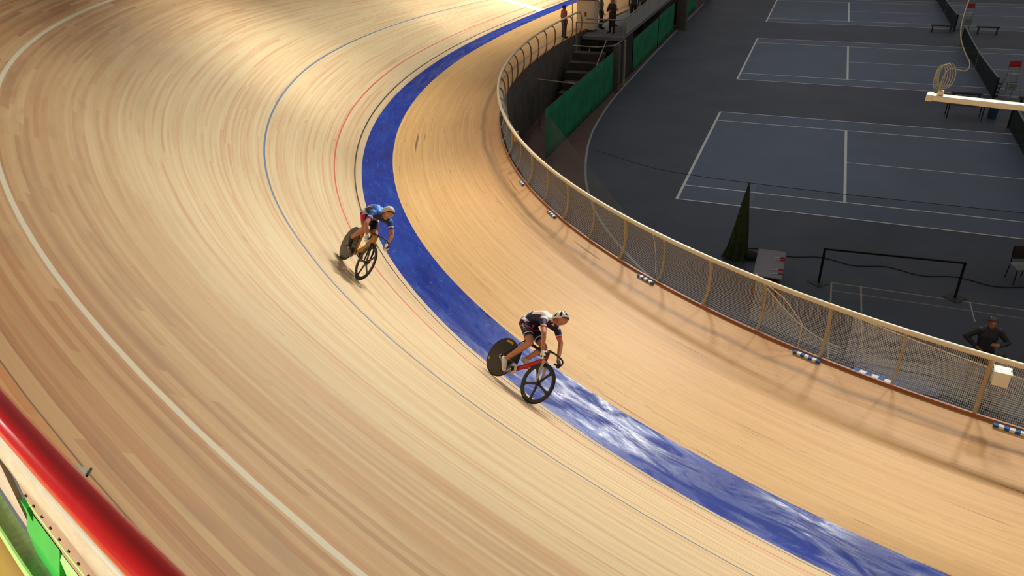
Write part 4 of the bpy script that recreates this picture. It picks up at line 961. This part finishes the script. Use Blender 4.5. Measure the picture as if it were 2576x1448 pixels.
# ---- standing people
def stand_joints(h=1.78, arms='down', face=(0, -1, 0), crown=(0, 0, 1), lean=0.0):
    k = h / 1.78
    J = dict(pelvis=(0, 0, .95), waist=(0, 0, 1.12), chest=(0, -lean * .3, 1.32), neck=(0, -lean * .5, 1.47), head=(0, -.02 - lean * .6, 1.63), hipR=(-.09, 0, .92), hipL=(.09, 0, .92), knR=(-.12, -.02, .50), knL=(.12, -.03, .50), anR=(-.13, .02, .085), anL=(.14, .02, .085), toeR=(-.16, -.15, .035), toeL=(.18, -.15, .035),
             shR=(-.185, -lean * .4, 1.42), shL=(.185, -lean * .4, 1.42), face=face, crown=crown)
    if arms == 'hip': J.update(elR=(-.40, .06, 1.20), wrR=(-.20, -.05, 1.04), grR=(-.14, -.08, 1.0), curlR=(1, -.2, 0), elL=(.40, -.03, 1.18), wrL=(.20, -.20, 1.19), grL=(.12, -.20, 1.20), curlL=(0, .5, -.6))
    elif arms == 'front': J.update(elR=(-.26, -.06, 1.15), wrR=(-.14, -.28, 1.15), grR=(-.10, -.35, 1.15), curlR=(1, 0, 0), elL=(.26, -.06, 1.15), wrL=(.14, -.28, 1.18), grL=(.10, -.35, 1.18), curlL=(-1, 0, 0))
    else: J.update(elR=(-.24, .03, 1.14), wrR=(-.25, -.05, .90), grR=(-.25, -.07, .84), curlR=(.6, -.6, -.1), elL=(.24, .03, 1.14), wrL=(.25, -.05, .90), grL=(.25, -.07, .84), curlL=(-.6, -.6, -.1))
    for a in list(J):
        if a[:4] in ('face', 'crow', 'curl'): continue
        J[a] = tuple(c * k for c in J[a])
    return J
def stander(loc, rz, label, J, topm, legm, sk, hair, vox=.013, glasses=False, fat=1.0, cap=None, group=None, kid=1.0):
    r = empty('person', label, 'person', loc, rz, group); B, fr = person_bones(J, fat, kid=kid, open_=True); me = remesh(B, vox, 1); co, bi, bt = regions(me, B); nm = np.array([b[0] for b in B])[bi]
    body = bpy.data.objects.new('body', me); COL.objects.link(body); body.parent = r; me.materials.clear(); me.materials.append(sk); me.polygons.foreach_set('use_smooth', [True] * len(me.polygons))
    pelz = J['pelvis'][2]
    tors = np.isin(nm, ['torso', 'uparmR', 'uparmL', 'foarmR', 'foarmL']); legs = np.isin(nm, ['hips', 'thighR', 'thighL', 'calfR', 'calfL'])
    shell(me, tors, .012, 'jacket', [topm], None, r); shell(me, legs, .012, 'trousers', [legm], None, r); shell(me, nm == 'foot', .008, 'shoes', [FB_['black']], None, r)
    fd, upv, sd, c = fr; rel = co - np.array(c); hs = (nm == 'head') & ((rel @ np.array(upv) > .035 * kid) | (rel @ np.array(fd) < -.02 * kid)) & (rel @ np.array(fd) < .075 * kid)
    shell(me, hs, .012, 'hair' if not cap else 'cap', [cap or hair], None, r)
    facebits(fr, r, kid)
    if glasses:
        X = ori(fd, upv, sd, c); gl = MB()
        for q in (-1, 1): gl.ball(X @ Vector((.072, q * .03, .085)), (.012, .026, .016), 10, M=X.to_3x3().to_4x4())
        gl.tube([X @ Vector((.0, -.09, .06)), X @ Vector((.075, 0, .088)), X @ Vector((0, .09, .06))], .004, 5); gl.build('sunglasses', M['chrome'], r)
    return r
stander((8.2, -8.62, 0), .12, 'person in a dark jacket with hand on hip and sunglasses pushed up, behind the fence', stand_joints(1.8, 'hip', face=(-.12, -.9, .05)), FB_['charcoal'], FB_['black'], M['skind'], M['hairbr'], .010, True, 1.1)
KJ = stand_joints(1.3, 'front', face=(-.8, .2, -.3)); 
stander((8.35, -9.25, 0), .4, 'dark-haired person in a lime top behind the fence, beside the person in the dark jacket', KJ, FB_['green'], FB_['black'], M['skind'], M['hair'], .012, False, .8, kid=.85)
DK = [((-6.55, 15.6, DZ), -.4, 'person in black with a red hood on the deck, by its court-side railing', 1.75, 'front', 'black', 'black', 'redc'),
      ((-6.95, 17.4, DZ), 1.2, 'person in a white top and black trousers on the deck, beside the person in black', 1.8, 'down', 'whitec', 'black', None),
      ((-6.1, 18.6, DZ), .2, 'tall person in dark grey standing farther back on the deck', 1.85, 'down', 'charcoal', 'black', None),
      ((-7.45, 16.7, DZ), 2.2, 'person in grey and black on the deck, just right of the white booth', 1.7, 'down', 'greyc', 'black', None),
      ((-5.95, 20.4, DZ), -.6, 'person in black against the court-side railing, farthest on the deck', 1.8, 'down', 'black', 'black', None)]
for loc, rz, lab, h, arms, a_, b_, cp in DK: stander(loc, rz, lab, stand_joints(h, arms), FB_[a_], FB_[b_], M['skin'], M['hair'], .02, cap=FB_[cp] if cp else None, group='people on the deck')
loc = surf(11.2, -WB - WF + .3); stander(tuple(loc), 2.4, 'person in a rust-coloured top standing on the apron at the end of the fence rail', stand_joints(1.6, 'down'), FB_['rust'], FB_['charcoal'], M['skin'], M['hair'], .018)
# things behind the netting
r = empty('crash_mat', 'faded blue crash mat with a pale cloth on top, behind the netting', 'mat', (6.5, -9.5, 0), -.05)
MB().box((0, 0, .25), (1.7, 1.1, .5), bev=.04).build('pad', M['mat'], r); MB().box((.05, .35, .515), (1.5, .35, .02), bev=.008).build('cloth', M['greyc'] if 'greyc' in M else FB_['greyc'], r)
r = empty('bicycle', 'small bicycle with green wheels behind the netting, below the person in lime', 'bicycle', (8.35, -9.75, 0), .5)
gw = plain('green_rim', (.06, .16, .08), .5)
for x in (-.42, .42):
    w_ = MB().tube([(x + math.cos(a) * .27, 0, .29 + math.sin(a) * .27) for a in np.linspace(0, 2 * PI, 33)[:-1]], .02, 8, closed=True).build('wheel', gw, r)
    sp = MB()
    for k in range(10): a = k * PI / 5; sp.tube([(x, 0, .29), (x + .26 * math.cos(a), 0, .29 + .26 * math.sin(a))], .003, 4)
    sp.build('spokes', M['alu'], w_)
m = MB()
for a, b in (((-.42, 0, .29), (-.08, 0, .30)), ((-.08, 0, .30), (-.18, 0, .66)), ((-.18, 0, .62), (.30, 0, .66)), ((-.08, 0, .30), (.30, 0, .60)), ((.30, 0, .70), (.42, 0, .29)), ((-.42, 0, .29), (-.18, 0, .62))): m.tube([a, b], .014, 6)
m.build('frame', M['redpl'], r); MB().tube([(.28, -.2, .8), (.30, 0, .76), (.28, .2, .8)], .012, 6).build('handlebar', M['blackm'], r); MB().box((-.2, 0, .72), (.2, .1, .04), bev=.015).build('saddle', M['saddle'], r)
